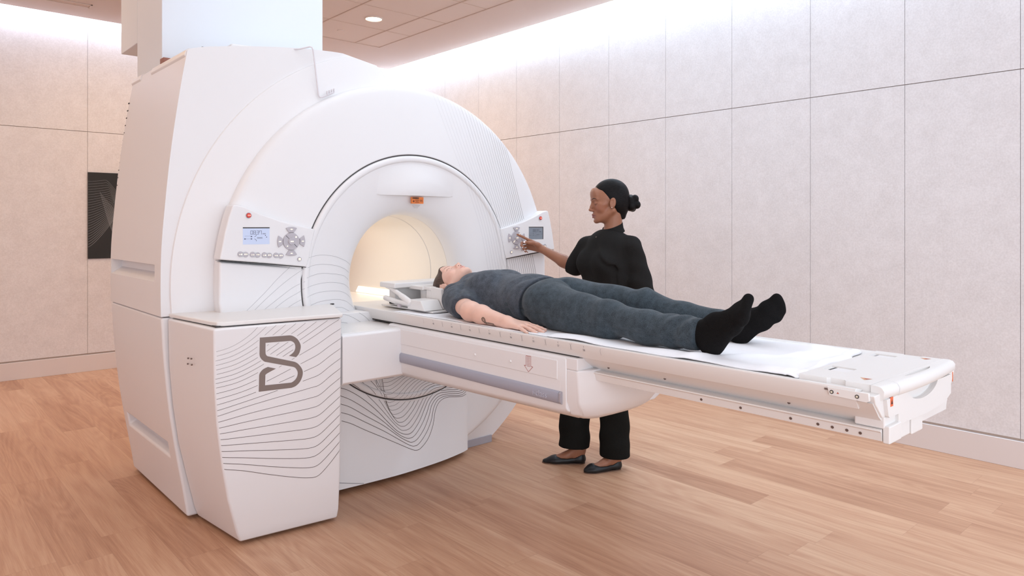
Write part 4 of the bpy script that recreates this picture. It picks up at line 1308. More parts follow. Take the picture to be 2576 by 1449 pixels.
class Field:
    def __init__(s, xs, ys, zs):
        s.ax = [xs, ys, zs]
        s.f = np.full((len(xs), len(ys), len(zs)), 1.0, np.float32)

    def sl(s, lo, hi, pad):
        r = []
        for a, l, h in zip(s.ax, lo, hi):
            i = max(0, int(np.searchsorted(a, l - pad)) - 1)
            j = min(len(a), int(np.searchsorted(a, h + pad)) + 1)
            if j <= i: return None
            r.append(slice(i, j))
        return tuple(r)

    def P(s, r):
        return (s.ax[0][r[0]][:, None, None], s.ax[1][r[1]][None, :, None], s.ax[2][r[2]][None, None, :])

    def put(s, r, d, k, op):
        if op == 'add':
            s.f[r] = smin(s.f[r], d, k) if k > 0 else np.minimum(s.f[r], d)
        elif op == 'sub':
            s.f[r] = -smin(-s.f[r], d, k) if k > 0 else np.maximum(s.f[r], -d)

    def cone(s, a, b, ra, rb, k=.02, op='add', M=None, sc=(1, 1, 1)):
        """tapered capsule; sc squashes it about its own centre line in world axes"""
        a, b = np.array(a, float), np.array(b, float)
        if M is not None:
            a, b = M(a), M(b)
        R = max(ra, rb)
        r = s.sl(np.minimum(a, b), np.maximum(a, b), R + k + .02)
        if r is None: return s
        X, Y, Z = s.P(r)
        d = b - a
        L2 = float(d @ d) + 1e-12
        px, py, pz = X - a[0], Y - a[1], Z - a[2]
        t = np.clip((px * d[0] + py * d[1] + pz * d[2]) / L2, 0, 1)
        q = np.sqrt(((px - t * d[0]) / sc[0]) ** 2 + ((py - t * d[1]) / sc[1]) ** 2 + ((pz - t * d[2]) / sc[2]) ** 2)
        s.put(r, (q - (ra + (rb - ra) * t)).astype(np.float32) * min(sc), k, op)
        return s

    def ell(s, c, rad, R=None, k=.02, op='add'):
        """ellipsoid; R is a 3x3 matrix whose columns are its axes"""
        c = np.array(c, float)
        m = max(rad)
        r = s.sl(c - m, c + m, k + .02)
        if r is None: return s
        X, Y, Z = s.P(r)
        p = [X - c[0], Y - c[1], Z - c[2]]
        if R is not None:
            p = [p[0] * R[0, i] + p[1] * R[1, i] + p[2] * R[2, i] for i in range(3)]
        k0 = np.sqrt((p[0] / rad[0]) ** 2 + (p[1] / rad[1]) ** 2 + (p[2] / rad[2]) ** 2)
        k1 = np.sqrt((p[0] / rad[0] ** 2) ** 2 + (p[1] / rad[1] ** 2) ** 2 + (p[2] / rad[2] ** 2) ** 2)
        s.put(r, (k0 * (k0 - 1) / np.maximum(k1, 1e-6)).astype(np.float32), k, op)
        return s

    def chain(s, pts, rr, k=.02, **kw):
        for a, b, ra, rb in zip(pts, pts[1:], rr, rr[1:]):
            s.cone(a, b, ra, rb, k, **kw)
        return s

    def cut_fn(s, fn, lo=None, hi=None):
        """keep only where fn(X, Y, Z) < 0"""
        r = s.sl(lo, hi, 0) if lo is not None else (slice(None),) * 3
        X, Y, Z = s.P(r)
        s.f[r] = np.maximum(s.f[r], fn(X, Y, Z).astype(np.float32))
        return s

    def displace(s, fn, lo=None, hi=None):
        r = s.sl(lo, hi, 0) if lo is not None else (slice(None),) * 3
        X, Y, Z = s.P(r)
        s.f[r] = s.f[r] - fn(X, Y, Z).astype(np.float32)
        return s

    def mesh(s, name, mat, parent=None, relax=1, attr=None):
        """naive surface nets"""
        f = s.f
        ins = f < 0
        n = f.shape
        c = ins[:-1, :-1, :-1].astype(np.int8)
        tot = np.zeros([i - 1 for i in n], np.int8)
        for dx in (0, 1):
            for dy in (0, 1):
                for dz in (0, 1):
                    tot += ins[dx:n[0] - 1 + dx, dy:n[1] - 1 + dy, dz:n[2] - 1 + dz]
        act = (tot > 0) & (tot < 8)
        idx = np.argwhere(act)
        ids = np.full(act.shape, -1, np.int32)
        ids[act] = np.arange(len(idx))
        acc = np.zeros((len(idx), 3)); cnt = np.zeros(len(idx))
        co = [[a[idx[:, i] + d].astype(float) for d in (0, 1)] for i, a in enumerate(s.ax)]
        corners = [(dx, dy, dz) for dx in (0, 1) for dy in (0, 1) for dz in (0, 1)]
        val = {q: f[idx[:, 0] + q[0], idx[:, 1] + q[1], idx[:, 2] + q[2]].astype(float) for q in corners}
        for q in corners:
            for ax in range(3):
                if q[ax] == 0:
                    w = list(q); w[ax] = 1; w = tuple(w)
                    va, vb = val[q], val[w]
                    cr = (va < 0) != (vb < 0)
                    t = np.where(cr, va / np.where(cr, va - vb, 1), 0)
                    for i in range(3):
                        if i == ax: pos = co[i][0] + (co[i][1] - co[i][0]) * t
                        else: pos = co[i][q[i]]
                        acc[:, i] += np.where(cr, pos, 0)
                    cnt += cr
        V = acc / cnt[:, None]
        F = []
        for ax in range(3):
            sl0 = [slice(None)] * 3; sl1 = [slice(None)] * 3
            sl0[ax] = slice(0, n[ax] - 1); sl1[ax] = slice(1, n[ax])
            A, B_ = ins[tuple(sl0)], ins[tuple(sl1)]
            cr = A != B_
            u, v = [i for i in range(3) if i != ax]
            e = np.argwhere(cr)
            e = e[(e[:, u] > 0) & (e[:, v] > 0) & (e[:, u] < n[u] - 1) & (e[:, v] < n[v] - 1)]
            def g(du, dv):
                q = e.copy(); q[:, u] += du; q[:, v] += dv
                return ids[q[:, 0], q[:, 1], q[:, 2]]
            quad = np.stack([g(-1, -1), g(0, -1), g(0, 0), g(-1, 0)], 1)
            inside_first = A[e[:, 0], e[:, 1], e[:, 2]]
            flip = inside_first if ax != 1 else ~inside_first
            quad[~flip] = quad[~flip][:, ::-1]
            F.append(quad)
        F = np.concatenate(F)
        F = F[(F >= 0).all(1)]
        # light smoothing over the edges
        for _ in range(relax):
            a = np.concatenate([F[:, 0], F[:, 1], F[:, 2], F[:, 3]]); b = np.concatenate([F[:, 1], F[:, 2], F[:, 3], F[:, 0]])
            S = np.zeros_like(V); C = np.zeros(len(V))
            np.add.at(S, a, V[b]); np.add.at(C, a, 1); np.add.at(S, b, V[a]); np.add.at(C, b, 1)
            V = V * .5 + .5 * S / np.maximum(C, 1)[:, None]
        me = bpy.data.meshes.new(name)
        me.vertices.add(len(V)); me.vertices.foreach_set('co', V.astype(np.float32).ravel())
        me.loops.add(len(F) * 4); me.loops.foreach_set('vertex_index', F.astype(np.int32).ravel())
        me.polygons.add(len(F)); me.polygons.foreach_set('loop_start', np.arange(0, len(F) * 4, 4, dtype=np.int32))
        me.update(calc_edges=True)
        me.validate()
        me.polygons.foreach_set('use_smooth', [True] * len(me.polygons))
        if attr is not None:
            at = me.color_attributes.new('tint', 'FLOAT_COLOR', 'POINT')
            col = attr(V)
            at.data.foreach_set('color', col.astype(np.float32).ravel())
        if mat: me.materials.append(mat)
        o = bpy.data.objects.new(name, me)
        return link(o, parent)


def basis(fwd, up):
    """columns: right, forward, up of a head or hand frame"""
    f = np.array(fwd, float); f /= np.linalg.norm(f)
    u = np.array(up, float); u -= f * (u @ f); u /= np.linalg.norm(u)
    return np.stack([np.cross(f, u), f, u], 1)


def smooth_step(a, b, x):
    t = np.clip((x - a) / (b - a), 0, 1)
    return t * t * (3 - 2 * t)


def skin_mat(name, base, lip, rough=.5):
    m = new_mat(name, base, rough, spec=.4, sss=.08)
    N, L, B = nt(m)
    a = N.new('ShaderNodeVertexColor'); a.layer_name = 'tint'
    n = N.new('ShaderNodeTexNoise'); n.inputs['Scale'].default_value = 60; n.inputs['Detail'].default_value = 4
    mr = N.new('ShaderNodeMapRange'); mr.inputs[3].default_value = .93; mr.inputs[4].default_value = 1.05
    L.new(n.outputs[0], mr.inputs[0])
    mx = N.new('ShaderNodeMix'); mx.data_type = 'RGBA'; mx.blend_type = 'MULTIPLY'; mx.inputs[0].default_value = 1
    L.new(a.outputs[0], mx.inputs[6]); L.new(mr.outputs[0], mx.inputs[7])
    L.new(mx.outputs[2], B.inputs['Base Color'])
    tcn = N.new('ShaderNodeTexCoord'); L.new(tcn.outputs['Object'], n.inputs[0])
    return m


def head_sdf(F, c, R, s=1.0, ear=True, eye_open=.0):
    """female head; c is the eye-level centre, R its frame, s its scale"""
    T = lambda p: np.array(c) + R @ (np.array(p, float) * s)
    def E(p, r, k=.012, op='add', rot=None):
        RR = R if rot is None else R @ rot
        F.ell(T(p), [q * s for q in r], RR, k * s, op)
    def C(a, b, ra, rb, k=.01, op='add'):
        F.cone(T(a), T(b), ra * s, rb * s, k * s, op)
    E((0, -.018, .036), (.0735, .093, .084))                  # cranium
    E((0, .020, .020), (.066, .066, .070), .02)
    E((0, .028, -.030), (.057, .058, .078), .02)              # face mass
    E((0, .038, -.075), (.040, .044, .034), .02)              # jaw
    for q in (1, -1):
        C((q * .055, -.008, -.050), (q * .020, .066, -.092), .017, .014, .02)   # jaw line
        E((q * .038, .052, -.030), (.024, .024, .026), .015)                    # cheeks
        E((q * .046, .040, -.012), (.020, .026, .014), .015)
    E((0, .078, -.097), (.017, .013, .014), .018)             # chin
    E((0, .064, -.062), (.027, .026, .026), .014)             # muzzle
    E((0, .073, .050), (.050, .020, .034), .02)               # forehead
    for q in (1, -1):
        C((q * .012, .083, .018), (q * .044, .070, .020), .0085, .007, .012)     # brows
        E((q * .0315, .094, -.001), (.0165, .014, .0115), .010, 'sub')          # sockets
        E((q * .031, .0690, -.002), (.0158, .0150, .0135), .004)                # lids
    C((0, .082, .012), (0, .098, -.020), .0075, .0085, .010)  # nose bridge
    E((0, .1035, -.034), (.0095, .0105, .0088), .007)         # tip
    E((0, .0900, -.0370), (.0090, .0130, .0085), .006)        # septum
    for q in (1, -1):
        E((q * .0118, .0935, -.0385), (.0068, .0090, .0066), .005)
        E((q * .0078, .0975, -.0462), (.0026, .0042, .0026), .003, 'sub')       # nostrils
    C((0, .098, -.051), (0, .096, -.056), .003, .003, .006, 'sub')
    C((-.017, .083, -.0655), (0, .0925, -.0630), .0035, .0052, .005)
    C((.017, .083, -.0655), (0, .0925, -.0630), .0035, .0052, .005)
    C((-.015, .0815, -.0745), (0, .0900, -.0765), .0040, .0068, .005)
    C((.015, .0815, -.0745), (0, .0900, -.0765), .0040, .0068, .005)
    C((-.021, .084, -.0690), (0, .099, -.0695), .0014, .0016, .002, 'sub')
    C((.021, .084, -.0690), (0, .099, -.0695), .0014, .0016, .002, 'sub')
    C((-.012, .090, -.087), (.012, .090, -.087), .004, .004, .008, 'sub')
    if ear:
        for q in (1, -1):
            a = math.radians(14)
            rot = np.array([[1, 0, 0], [0, math.cos(a), -math.sin(a)], [0, math.sin(a), math.cos(a)]])
            E((q * .0755, -.008, -.010), (.0085, .0175, .0300), .004, rot=rot)
            E((q * .0850, -.003, -.006), (.0058, .0105, .0190), .003, 'sub', rot=rot)
            C((q * .0800, .0035, .010), (q * .0800, -.0145, .008), .0025, .0032, .003)
            C((q * .0805, -.0145, .008), (q * .0790, -.0130, -.022), .0032, .0028, .003)
            C((q * .0790, -.005, -.002), (q * .0785, -.006, -.018), .0022, .0022, .003)
            E((q * .0750, .0005, -.0330), (.0055, .0070, .0080), .004)


def head_tint(V, c, R, s, base, lip, blush, k=.5):
    """skin colour per vertex: lips and cheeks have their own colour"""
    p = ((V - np.array(c)) @ R) / s
    col = np.tile(np.array(base[:3]), (len(V), 1))
    front = p[:, 1] > .07
    w = np.exp(-((p[:, 0] / .0215) ** 4)) * np.exp(-(((p[:, 2] + .0698) / (.0105 * (1 - .35 * np.clip(np.abs(p[:, 0]) / .02, 0, 1)))) ** 4)) * front
    w = np.clip(w * 1.2, 0, 1) * (np.linalg.norm(p, axis=1) < .16)
    col = col * (1 - w[:, None]) + np.array(lip[:3]) * w[:, None]
    for q in (1, -1):
        d = np.sqrt(((p[:, 0] - q * .045) / .026) ** 2 + ((p[:, 2] + .03) / .022) ** 2)
        w = np.exp(-d ** 2) * (p[:, 1] > .02) * k * (np.linalg.norm(p, axis=1) < .16)
        col = col * (1 - w[:, None]) + np.array(blush[:3]) * w[:, None]
    return col


def finger(F, pts, r, k=.004):
    F.chain(pts, [r, r * .97, r * .88, r * .74][:len(pts)], k)


def strip_on(name, pts, rad, mat, parent, c, R, s, bvh=None, lift=.0003):
    """thin curved feature (brow, lashes) laid on a face, points in head coordinates"""
    P = []
    for p in catmull(pts, 5):
        w = Vector(np.array(c) + R @ (p * s))
        o = w + Vector(R @ np.array((0, .05, 0)))
        h, n, _, _ = bvh.ray_cast(o, Vector(-(R @ np.array((0, 1, 0)))))
        if h: P.append((h, n))
    v = []; m = len(P)
    for i, (h, n) in enumerate(P):
        t = (P[min(i + 1, m - 1)][0] - P[max(i - 1, 0)][0]).normalized()
        sd = t.cross(n).normalized()
        w_ = rad * s * (.12 + .88 * math.sin(PI * (i + .4) / m) ** .6)
        v += [h + sd * w_ - n * .0004, h + n * (lift + rad * .28), h - sd * w_ - n * .0004]
    f = []
    for i in range(m - 1):
        f += [(3 * i, 3 * i + 1, 3 * i + 4, 3 * i + 3), (3 * i + 1, 3 * i + 2, 3 * i + 5, 3 * i + 4)]
    return mk(name, v, f, mat, parent, smooth=180)
# ------------------------------------------------------------------ hands
def hand(F, w, d, r, right=True, curl=((8, 10, 6),) * 4, spread=(6, 1, -4, -9), thumb=((.55, .75, .25), (.75, .45, .35), (.85, .2, .3)), s=1.0, fr=.0086):
    """w wrist, d along the palm, r towards the thumb side"""
    d = np.array(d, float); d /= np.linalg.norm(d)
    r = np.array(r, float); r -= d * (r @ d); r /= np.linalg.norm(r)
    p = -np.cross(d, r) if right else np.cross(d, r)
    w = np.array(w, float)
    tips = []
    offs = (.030, .0105, -.0095, -.0275)
    base_l = (.086, .090, .086, .078)
    lens = ((.040, .024, .019), (.044, .028, .020), (.041, .026, .019), (.032, .020, .017))
    for i in range(4):
        b = w + (d * base_l[i] + r * offs[i] - p * (.002 if i in (1, 2) else 0)) * s
        root = w + (d * .012 + r * offs[i] * .55) * s
        F.cone(root, b, .0145 * s, .0108 * s, .012)
        a = math.radians(spread[i])
        dd = d * math.cos(a) + r * math.sin(a)
        pts = [b]
        ang = 0
        for L_, c_ in zip(lens[i], curl[i]):
            ang += math.radians(c_)
            v = dd * math.cos(ang) + p * math.sin(ang)
            pts.append(pts[-1] + v * L_ * s)
        k = (1, 1.02, .97, .86)[i]
        F.chain(pts, [fr * 1.08 * k * s, fr * 1.0 * k * s, fr * .93 * k * s, fr * .78 * k * s], .004)
        tips.append(pts)
    b = w + (d * .022 + r * .022 + p * .006) * s
    F.cone(w + (d * .01 + r * .006) * s, b, .014 * s, .0155 * s, .012)
    pts = [b]
    for v, L_ in zip(thumb, (.036, .030, .024)):
        u = d * v[0] + r * v[1] + p * v[2]
        pts.append(pts[-1] + u / np.linalg.norm(u) * L_ * s)
    F.chain(pts, [.0145 * s, .0118 * s, .0103 * s, .0088 * s], .006)
    F.cone(b, w + (d * .075 + r * .024) * s, .012 * s, .009 * s, .012)
    tips.append(pts)
    return tips


def nail(tip, prev, back, rad, mat, parent):
    """finger nail: a small curved plate on the back of a finger tip"""
    tip, prev, back = np.array(tip), np.array(prev), np.array(back, float)
    d = tip - prev; d /= np.linalg.norm(d)
    back = back - d * (back @ d); back /= np.linalg.norm(back)
    sd = np.cross(d, back)
    mb = MB(); rows = []
    for j in range(5):
        t = -.6 + 1.5 * j / 4
        row = []
        for i in range(5):
            a = (-1 + 2 * i / 4) * (.75 if j < 4 else .5)
            c = tip + d * rad * t * .95 + (back * math.cos(a) + sd * math.sin(a)) * rad * (1.04 - .10 * max(0, t) ** 2)
            row.append(tuple(c))
        rows.append(row)
    mb.loft(rows, cap=False, closed=False)
    return mb.build('nail', mat, parent, smooth=80)


# ------------------------------------------------------------------ the person lying on the table
M['skinA'] = skin_mat('fair_skin', srgb(222, 172, 150), None)
M['skinB'] = skin_mat('brown_skin', srgb(150, 98, 72), None, .42)
M['hairA'] = add_noise_tint(new_mat('brown_hair', srgb(70, 52, 44), .5, spec=.3), 260, srgb(52, 38, 32), srgb(92, 70, 58), .3, .7, (1, .06, 1), .5)
M['hairB'] = add_noise_tint(new_mat('black_hair', srgb(24, 20, 21), .5, spec=.12), 240, srgb(11, 9, 10), srgb(26, 22, 22), .3, .7, (.25, .25, 1), .35)


def heather(name, dark, light, scale=1700):
    m = new_mat(name, dark, .95, spec=.1)
    N, L, B = nt(m)
    tc = N.new('ShaderNodeTexCoord')
    n1 = N.new('ShaderNodeTexNoise'); n1.inputs['Scale'].default_value = scale * .5; n1.inputs['Detail'].default_value = 2
    n2 = N.new('ShaderNodeTexNoise'); n2.inputs['Scale'].default_value = 40; n2.inputs['Detail'].default_value = 5
    mp = N.new('ShaderNodeMapping'); mp.inputs['Scale'].default_value = (1, .45, 1)
    L.new(tc.outputs['Object'], mp.inputs[0]); L.new(mp.outputs[0], n1.inputs[0]); L.new(tc.outputs['Object'], n2.inputs[0])
    mx = N.new('ShaderNodeMix'); mx.data_type = 'FLOAT'; mx.inputs[0].default_value = .3
    L.new(n1.outputs[0], mx.inputs[2]); L.new(n2.outputs[0], mx.inputs[3])
    r = N.new('ShaderNodeValToRGB'); r.color_ramp.elements[0].position = .38; r.color_ramp.elements[1].position = .66
    r.color_ramp.elements[0].color = dark; r.color_ramp.elements[1].color = light
    L.new(mx.outputs[0], r.inputs[0]); L.new(r.outputs[0], B.inputs['Base Color'])
    bp = N.new('ShaderNodeBump'); bp.inputs['Strength'].default_value = .12; bp.inputs['Distance'].default_value = .001
    L.new(n1.outputs[0], bp.inputs['Height']); L.new(bp.outputs[0], B.inputs['Normal'])
    B.inputs['Sheen Weight'].default_value = .12
    return m


M['shirtA'] = heather('heather_grey_jersey', srgb(52, 55, 60), srgb(96, 102, 112))
M['pantsA'] = heather('heather_slate_jersey', srgb(42, 49, 54), srgb(79, 89, 97))
M['sock'] = add_noise_tint(new_mat('black_knit', srgb(20, 18, 18), .95, spec=.1), 600, srgb(15, 14, 14), srgb(27, 25, 25), bump=.3)
M['lash'] = new_mat('lash_dark', srgb(60, 36, 34), .7)
M['browA'] = new_mat('brow_brown', srgb(120, 88, 76), .8)
M['browB'] = new_mat('brow_black', srgb(52, 34, 28), .8)
M['nailA'] = new_mat('pale_nail', srgb(238, 208, 198), .25)
M['nailB'] = new_mat('light_pink_nail', srgb(240, 222, 218), .25)
M['tattoo'] = new_mat('tattoo_ink', srgb(92, 74, 62), .6)

pat = empty('person', (2.25, 2.2, .94), 'person in heather grey T-shirt, slate trousers and black socks lying on the table', 'person')
PH = np.array((2.252, 2.972, 1.0685)); PR = basis((.02, .02, 1), (0, 1, 0)); PS = 1.045

# right (near) arm landmarks
A_sh, A_el, A_wr = np.array((2.085, 2.735, 1.020)), np.array((2.000, 2.520, .992)), np.array((2.003, 2.268, .9675))
B_sh, B_el, B_wr = np.array((2.415, 2.735, 1.020)), np.array((2.492, 2.520, .992)), np.array((2.475, 2.290, .965))


def patient_body(F, g, head=False, torso=True, arms=True, legs=True):
    k = .03
    if torso:
        F.ell((2.25, 2.63, 1.050), (.150 + g, .20, .100 + g), k=k)
        F.ell((2.25, 2.735, 1.035), (.150 + g, .085, .070 + g), k=k)
        F.ell((2.25, 2.44, 1.045), (.140 + g, .20, .098 + g), k=k)
        F.ell((2.25, 2.24, 1.040), (.160 + g, .15, .092 + g), k=k)
        for q in (-1, 1):
            F.ell((2.25 + q * .070, 2.62, 1.100), (.066 + g, .078 + g, .052 + g), k=.04)
    if arms:
        for sh, el in ((A_sh, A_el), (B_sh, B_el)):
            F.cone(sh, el, .050 + g, .041 + g, .04)
            F.cone((sh[0] * .6 + 2.25 * .4, 2.76, 1.03), sh, .045 + g, .050 + g, .04)


xs = axis_grid(1.925, 2.60, .006, [(2.155, 2.35, .0023), (1.945, 2.075, .0023)])
ys = axis_grid(1.20, 3.13, .008, [(2.835, 3.12, .0023), (2.03, 2.29, .0022), (2.29, 2.56, .004)])
zs = axis_grid(.925, 1.215, .004, [(.935, .995, .0022), (1.0, 1.205, .0024)])
F = Field(xs, ys, zs)
patient_body(F, -.024, arms=False)
for q in (-1, 1):      # hidden under the clothes
    F.chain([(2.25 + q * .09, 2.2, 1.03), (2.25 + q * .125, 1.80, 1.02), (2.25 + q * .15, 1.42, .985)], [.056, .045, .030], .03)
F.cone((2.25, 2.79, 1.035), tuple(PH + PR @ np.array((0, -.022, -.055))), .056, .052, .03)
for sh, el, wr in ((A_sh, A_el, A_wr), (B_sh, B_el, B_wr)):
    F.cone((sh[0] * .6 + 2.25 * .4, 2.75, 1.03), sh, .045, .046, .04)
    F.cone(sh, el, .0465, .0405, .02)
    mid = el * .68 + wr * .32 + np.array((0, 0, .001))
    F.cone(el, mid, .0400, .0385, .025)
    F.ell(el + np.array((-.004, -.012, .008)), (.036, .045, .032), k=.02)
    F.cone(mid, wr, .0385, .0255, .025)
F.cone(A_wr, A_wr + np.array((.002, -.02, -.001)), .0255, .021, .015)
tipsA = hand(F, A_wr + np.array((.001, -.006, -.003)), (.10, -1, -.045), (1, .1, .10), True,
             curl=((6, 4, 2), (7, 4, 2), (7, 4, 2), (6, 3, 1)), spread=(4, -1, -7, -17), s=1.02, fr=.0085)
hand(F, B_wr + np.array((0, -.006, 0)), (-.05, -1, -.06), (-1, 0, .1), False, s=1.05)
head_sdf(F, PH, PR, PS)
# elbow dimple and tendon hints


def tintA(V):
    base, lip, bl = srgb(229, 186, 168), srgb(210, 148, 138), srgb(226, 160, 142)
    c = head_tint(V, PH, PR, PS, base, lip, bl, .30)
    return np.concatenate([c, np.ones((len(V), 1))], 1)


bodyA = F.mesh('body', M['skinA'], pat, 2, tintA)
bvA = bvh_of([bodyA])
for q in (1, -1):
    strip_on('eyebrow', [(q * .014, .083, .0195), (q * .026, .084, .0245), (q * .040, .080, .0255), (q * .050, .070, .0195)], .0024, M['browA'], bodyA, PH, PR, PS, bvA)
    strip_on('eyelashes', [(q * .017, .08, -.0015), (q * .024, .084, .0035), (q * .033, .084, .0045), (q * .042, .080, .0025), (q * .049, .070, -.002)], .0018, M['lash'], bodyA, PH, PR, PS, bvA)
    strip_on('eye', [(q * .024, .08, .0005), (q * .031, .084, .0010), (q * .038, .080, .0000)], .0042, new_mat('eye_dark', srgb(84, 62, 56), .3), bodyA, PH, PR, PS, bvA)
for q in (1, -1):
    MB().disc(tuple(PH + PR @ (np.array((q * .0078, .0985, -.0432)) * PS)), tuple(PR @ np.array((q * .25, .25, -1))), .0019, .0012, 12).build('nostril_shade', M['lash'], bodyA, smooth=60)  # dark discs paint the shade inside the nostril hollows
for t, rr in zip(tipsA[:4], (.0068, .0069, .0065, .0058)):
    nail(t[3], t[2], (0, 0, 1), rr * 1.08, M['nailA'], bodyA)

# hair, brushed back
F = Field(axis_grid(2.13, 2.375, .0025, []), axis_grid(2.86, 3.135, .0025, []), axis_grid(.955, 1.19, .0025, []))
T = lambda p: PH + PR @ (np.array(p, float) * PS)
F.ell(T((0, -.020, .037)), [v * PS for v in (.0785, .0965, .0885)], PR, 0)
F.ell(T((0, -.030, -.010)), [v * PS for v in (.074, .080, .075)], PR, .02)
head_sdf(F, PH, PR, PS, ear=False)
F.displace(lambda X, Y, Z: .0032 + 0 * X * Y * Z)


def hair_cut(X, Y, Z, c=PH, R=PR, s=PS, a=.078, sl=.55, sh=1.4, low=-.062, drop=True):
    px = ((X - c[0]) * R[0, 0] + (Y - c[1]) * R[1, 0] + (Z - c[2]) * R[2, 0]) / s
    py = ((X - c[0]) * R[0, 1] + (Y - c[1]) * R[1, 1] + (Z - c[2]) * R[2, 1]) / s
    pz = ((X - c[0]) * R[0, 2] + (Y - c[1]) * R[1, 2] + (Z - c[2]) * R[2, 2]) / s
    lim = a + np.where(pz < .062, sl, sh) * (pz - .062) + .006 * np.cos(px / .075 * 1.6)
    if drop: lim = lim - .8 * np.clip(.030 - pz, 0, 1)
    front = py - lim
    ear = .019 - np.sqrt((py + .004) ** 2 + (pz + .014) ** 2 * .8)
    side = np.where(np.abs(px) > .05, ear, -1)
    if drop: side = -1.0
    return np.maximum(np.maximum(front, low - pz), side) * s


F.cut_fn(hair_cut)
F.mesh('hair', M['hairA'], pat, 2)

# T-shirt
xs = axis_grid(1.93, 2.60, .0045, []); ys = axis_grid(2.24, 2.92, .0045, []); zs = axis_grid(.935, 1.20, .004, [])
F = Field(xs, ys, zs)
patient_body(F, .007, legs=False)
F.ell((2.25, 2.36, 1.045), (.158, .16, .108), k=.03)
F.cone((2.25, 2.74, 1.065), (2.25, 2.84, 1.070), .075, .064, .05)
F.ell((2.25, 2.80, 1.080), (.085, .060, .056), k=.02)
for q in (-1, 1):
    F.cone((2.25 + q * .085, 2.79, 1.050), (2.25 + q * .110, 2.835, 1.045), .050, .046, .03)
F.cone(A_sh, A_sh * .48 + A_el * .52, .058, .060, .03)
F.cone(B_sh, B_sh * .45 + B_el * .55, .058, .060, .03)
F.ell((2.25, 2.60, .985), (.175, .26, .045), k=.03)


def shirt_folds(X, Y, Z):
    s = (X - 2.25)
    w = .0030 * np.sin(42 * s + 26 * Y + 3 * np.sin(9 * Y)) * np.exp(-((Z - 1.00) / .06) ** 2)
    w = w + .0035 * np.sin(70 * (Y + .7 * s) + 2) * np.exp(-((Y - 2.34) / .05) ** 2)
    # drag line from the armpit towards the waist and across the chest
    d = (Y - 2.72) + 1.05 * (2.16 - X) * 0 + .9 * (2.12 - X)
    w = w - .006 * np.exp(-(d / .012) ** 2) * (X < 2.15) * np.exp(-((Z - 1.07) / .05) ** 2)
    w = w + .005 * np.exp(-(((Y - 2.52) - .9 * (X - 2.12)) / .03) ** 2) * np.exp(-((Z - 1.13) / .05) ** 2) * (X < 2.28)
    w = w - .005 * np.exp(-(((Y - 2.46) - .9 * (X - 2.12)) / .025) ** 2) * np.exp(-((Z - 1.11) / .05) ** 2) * (X < 2.28)
    return w


F.displace(shirt_folds)
Am = A_sh * .48 + A_el * .52; Ad = (A_el - A_sh) / np.linalg.norm(A_el - A_sh)
Bm = B_sh * .45 + B_el * .55; Bd = (B_el - B_sh) / np.linalg.norm(B_el - B_sh)
Am2 = A_sh * .37 + A_el * .63


def sleeve_cut(X, Y, Z):
    a = (X - Am2[0]) * (Ad[0] - .35) + (Y - Am2[1]) * Ad[1] + (Z - Am2[2]) * (Ad[2] - .25)
    return np.where((X < 2.075) & (Y < 2.72), a, -1.0)


def sleeve_cut_b(X, Y, Z):
    a = (X - Bm[0]) * Bd[0] + (Y - Bm[1]) * Bd[1] + (Z - Bm[2]) * Bd[2]
    return np.where((X > 2.43) & (Y < 2.70), a, -1.0)


F.cut_fn(sleeve_cut); F.cut_fn(sleeve_cut_b)
# neck opening and hem
F.ell((2.25, 2.915, 1.090), (.070, .088, .085), k=.006, op='sub')
F.cut_fn(lambda X, Y, Z: 2.292 + .16 * np.clip(1.165 - Z, 0, 1) ** 1 * 1.15 * (X < 2.2) - .10 * np.clip(2.25 - X, 0, 1) - Y + .004 * np.sin(60 * X))
F.cut_fn(lambda X, Y, Z: .9465 - Z + 0 * X)
shirtA = F.mesh('shirt', M['shirtA'], pat, 2)

# trousers
LH, LK, LA = (2.165, 2.20, 1.040), (2.118, 1.80, 1.022), (2.082, 1.385, 1.010)
RH, RK, RA = (2.335, 2.20, 1.045), (2.375, 1.83, 1.045), (2.412, 1.46, 1.000)
xs = axis_grid(1.985, 2.53, .0045, []); ys = axis_grid(1.345, 2.46, .0045, []); zs = axis_grid(.935, 1.19, .004, [])
F = Field(xs, ys, zs)
F.ell((2.25, 2.37, 1.037), (.160, .13, .098), k=.03)
F.ell((2.25, 2.21, 1.040), (.172, .12, .104), k=.03)
F.chain([LH, LK], [.093, .064], .045)
F.chain([LK, (2.10, 1.60, 1.008), LA], [.064, .059, .057], .03)
F.chain([RH, RK], [.094, .068], .045)
F.chain([RK, (2.39, 1.66, 1.010), RA], [.068, .060, .056], .03)
F.cone((2.15, 2.1, .99), (2.11, 1.80, .985), .06, .05, .04)


def pant_folds(X, Y, Z):
    near = X < 2.25
    w = .0035 * np.sin(75 * (Y + .8 * (X - 2.1) + .35 * (Z - 1))) * np.exp(-((Y - 1.44) / .06) ** 2)
    w = w + .0045 * np.sin(52 * (Y - .9 * (X - 2.4))) * np.exp(-((Y - 1.84) / .06) ** 2) * (~near)
    w = w + .0028 * np.sin(60 * (Y * .35 + X - .3 * Z)) * np.exp(-((Y - 2.27) / .07) ** 2)
    w = w + .0016 * np.sin(38 * Y + 22 * X) + .0016 * np.sin(30 * (X + Z) - 17 * Y)
    # side seam and crease over the thigh
    w = w - .0045 * np.exp(-((Z - (1.005 + .03 * (Y - 2.0))) / .0035) ** 2) * (X < 2.13) * (Y > 1.42)
    w = w - .012 * np.exp(-((X - (2.252 + .02 * (2.2 - Y))) / .016) ** 2) * (Y < 2.18) * (Z > 1.07)
    return w


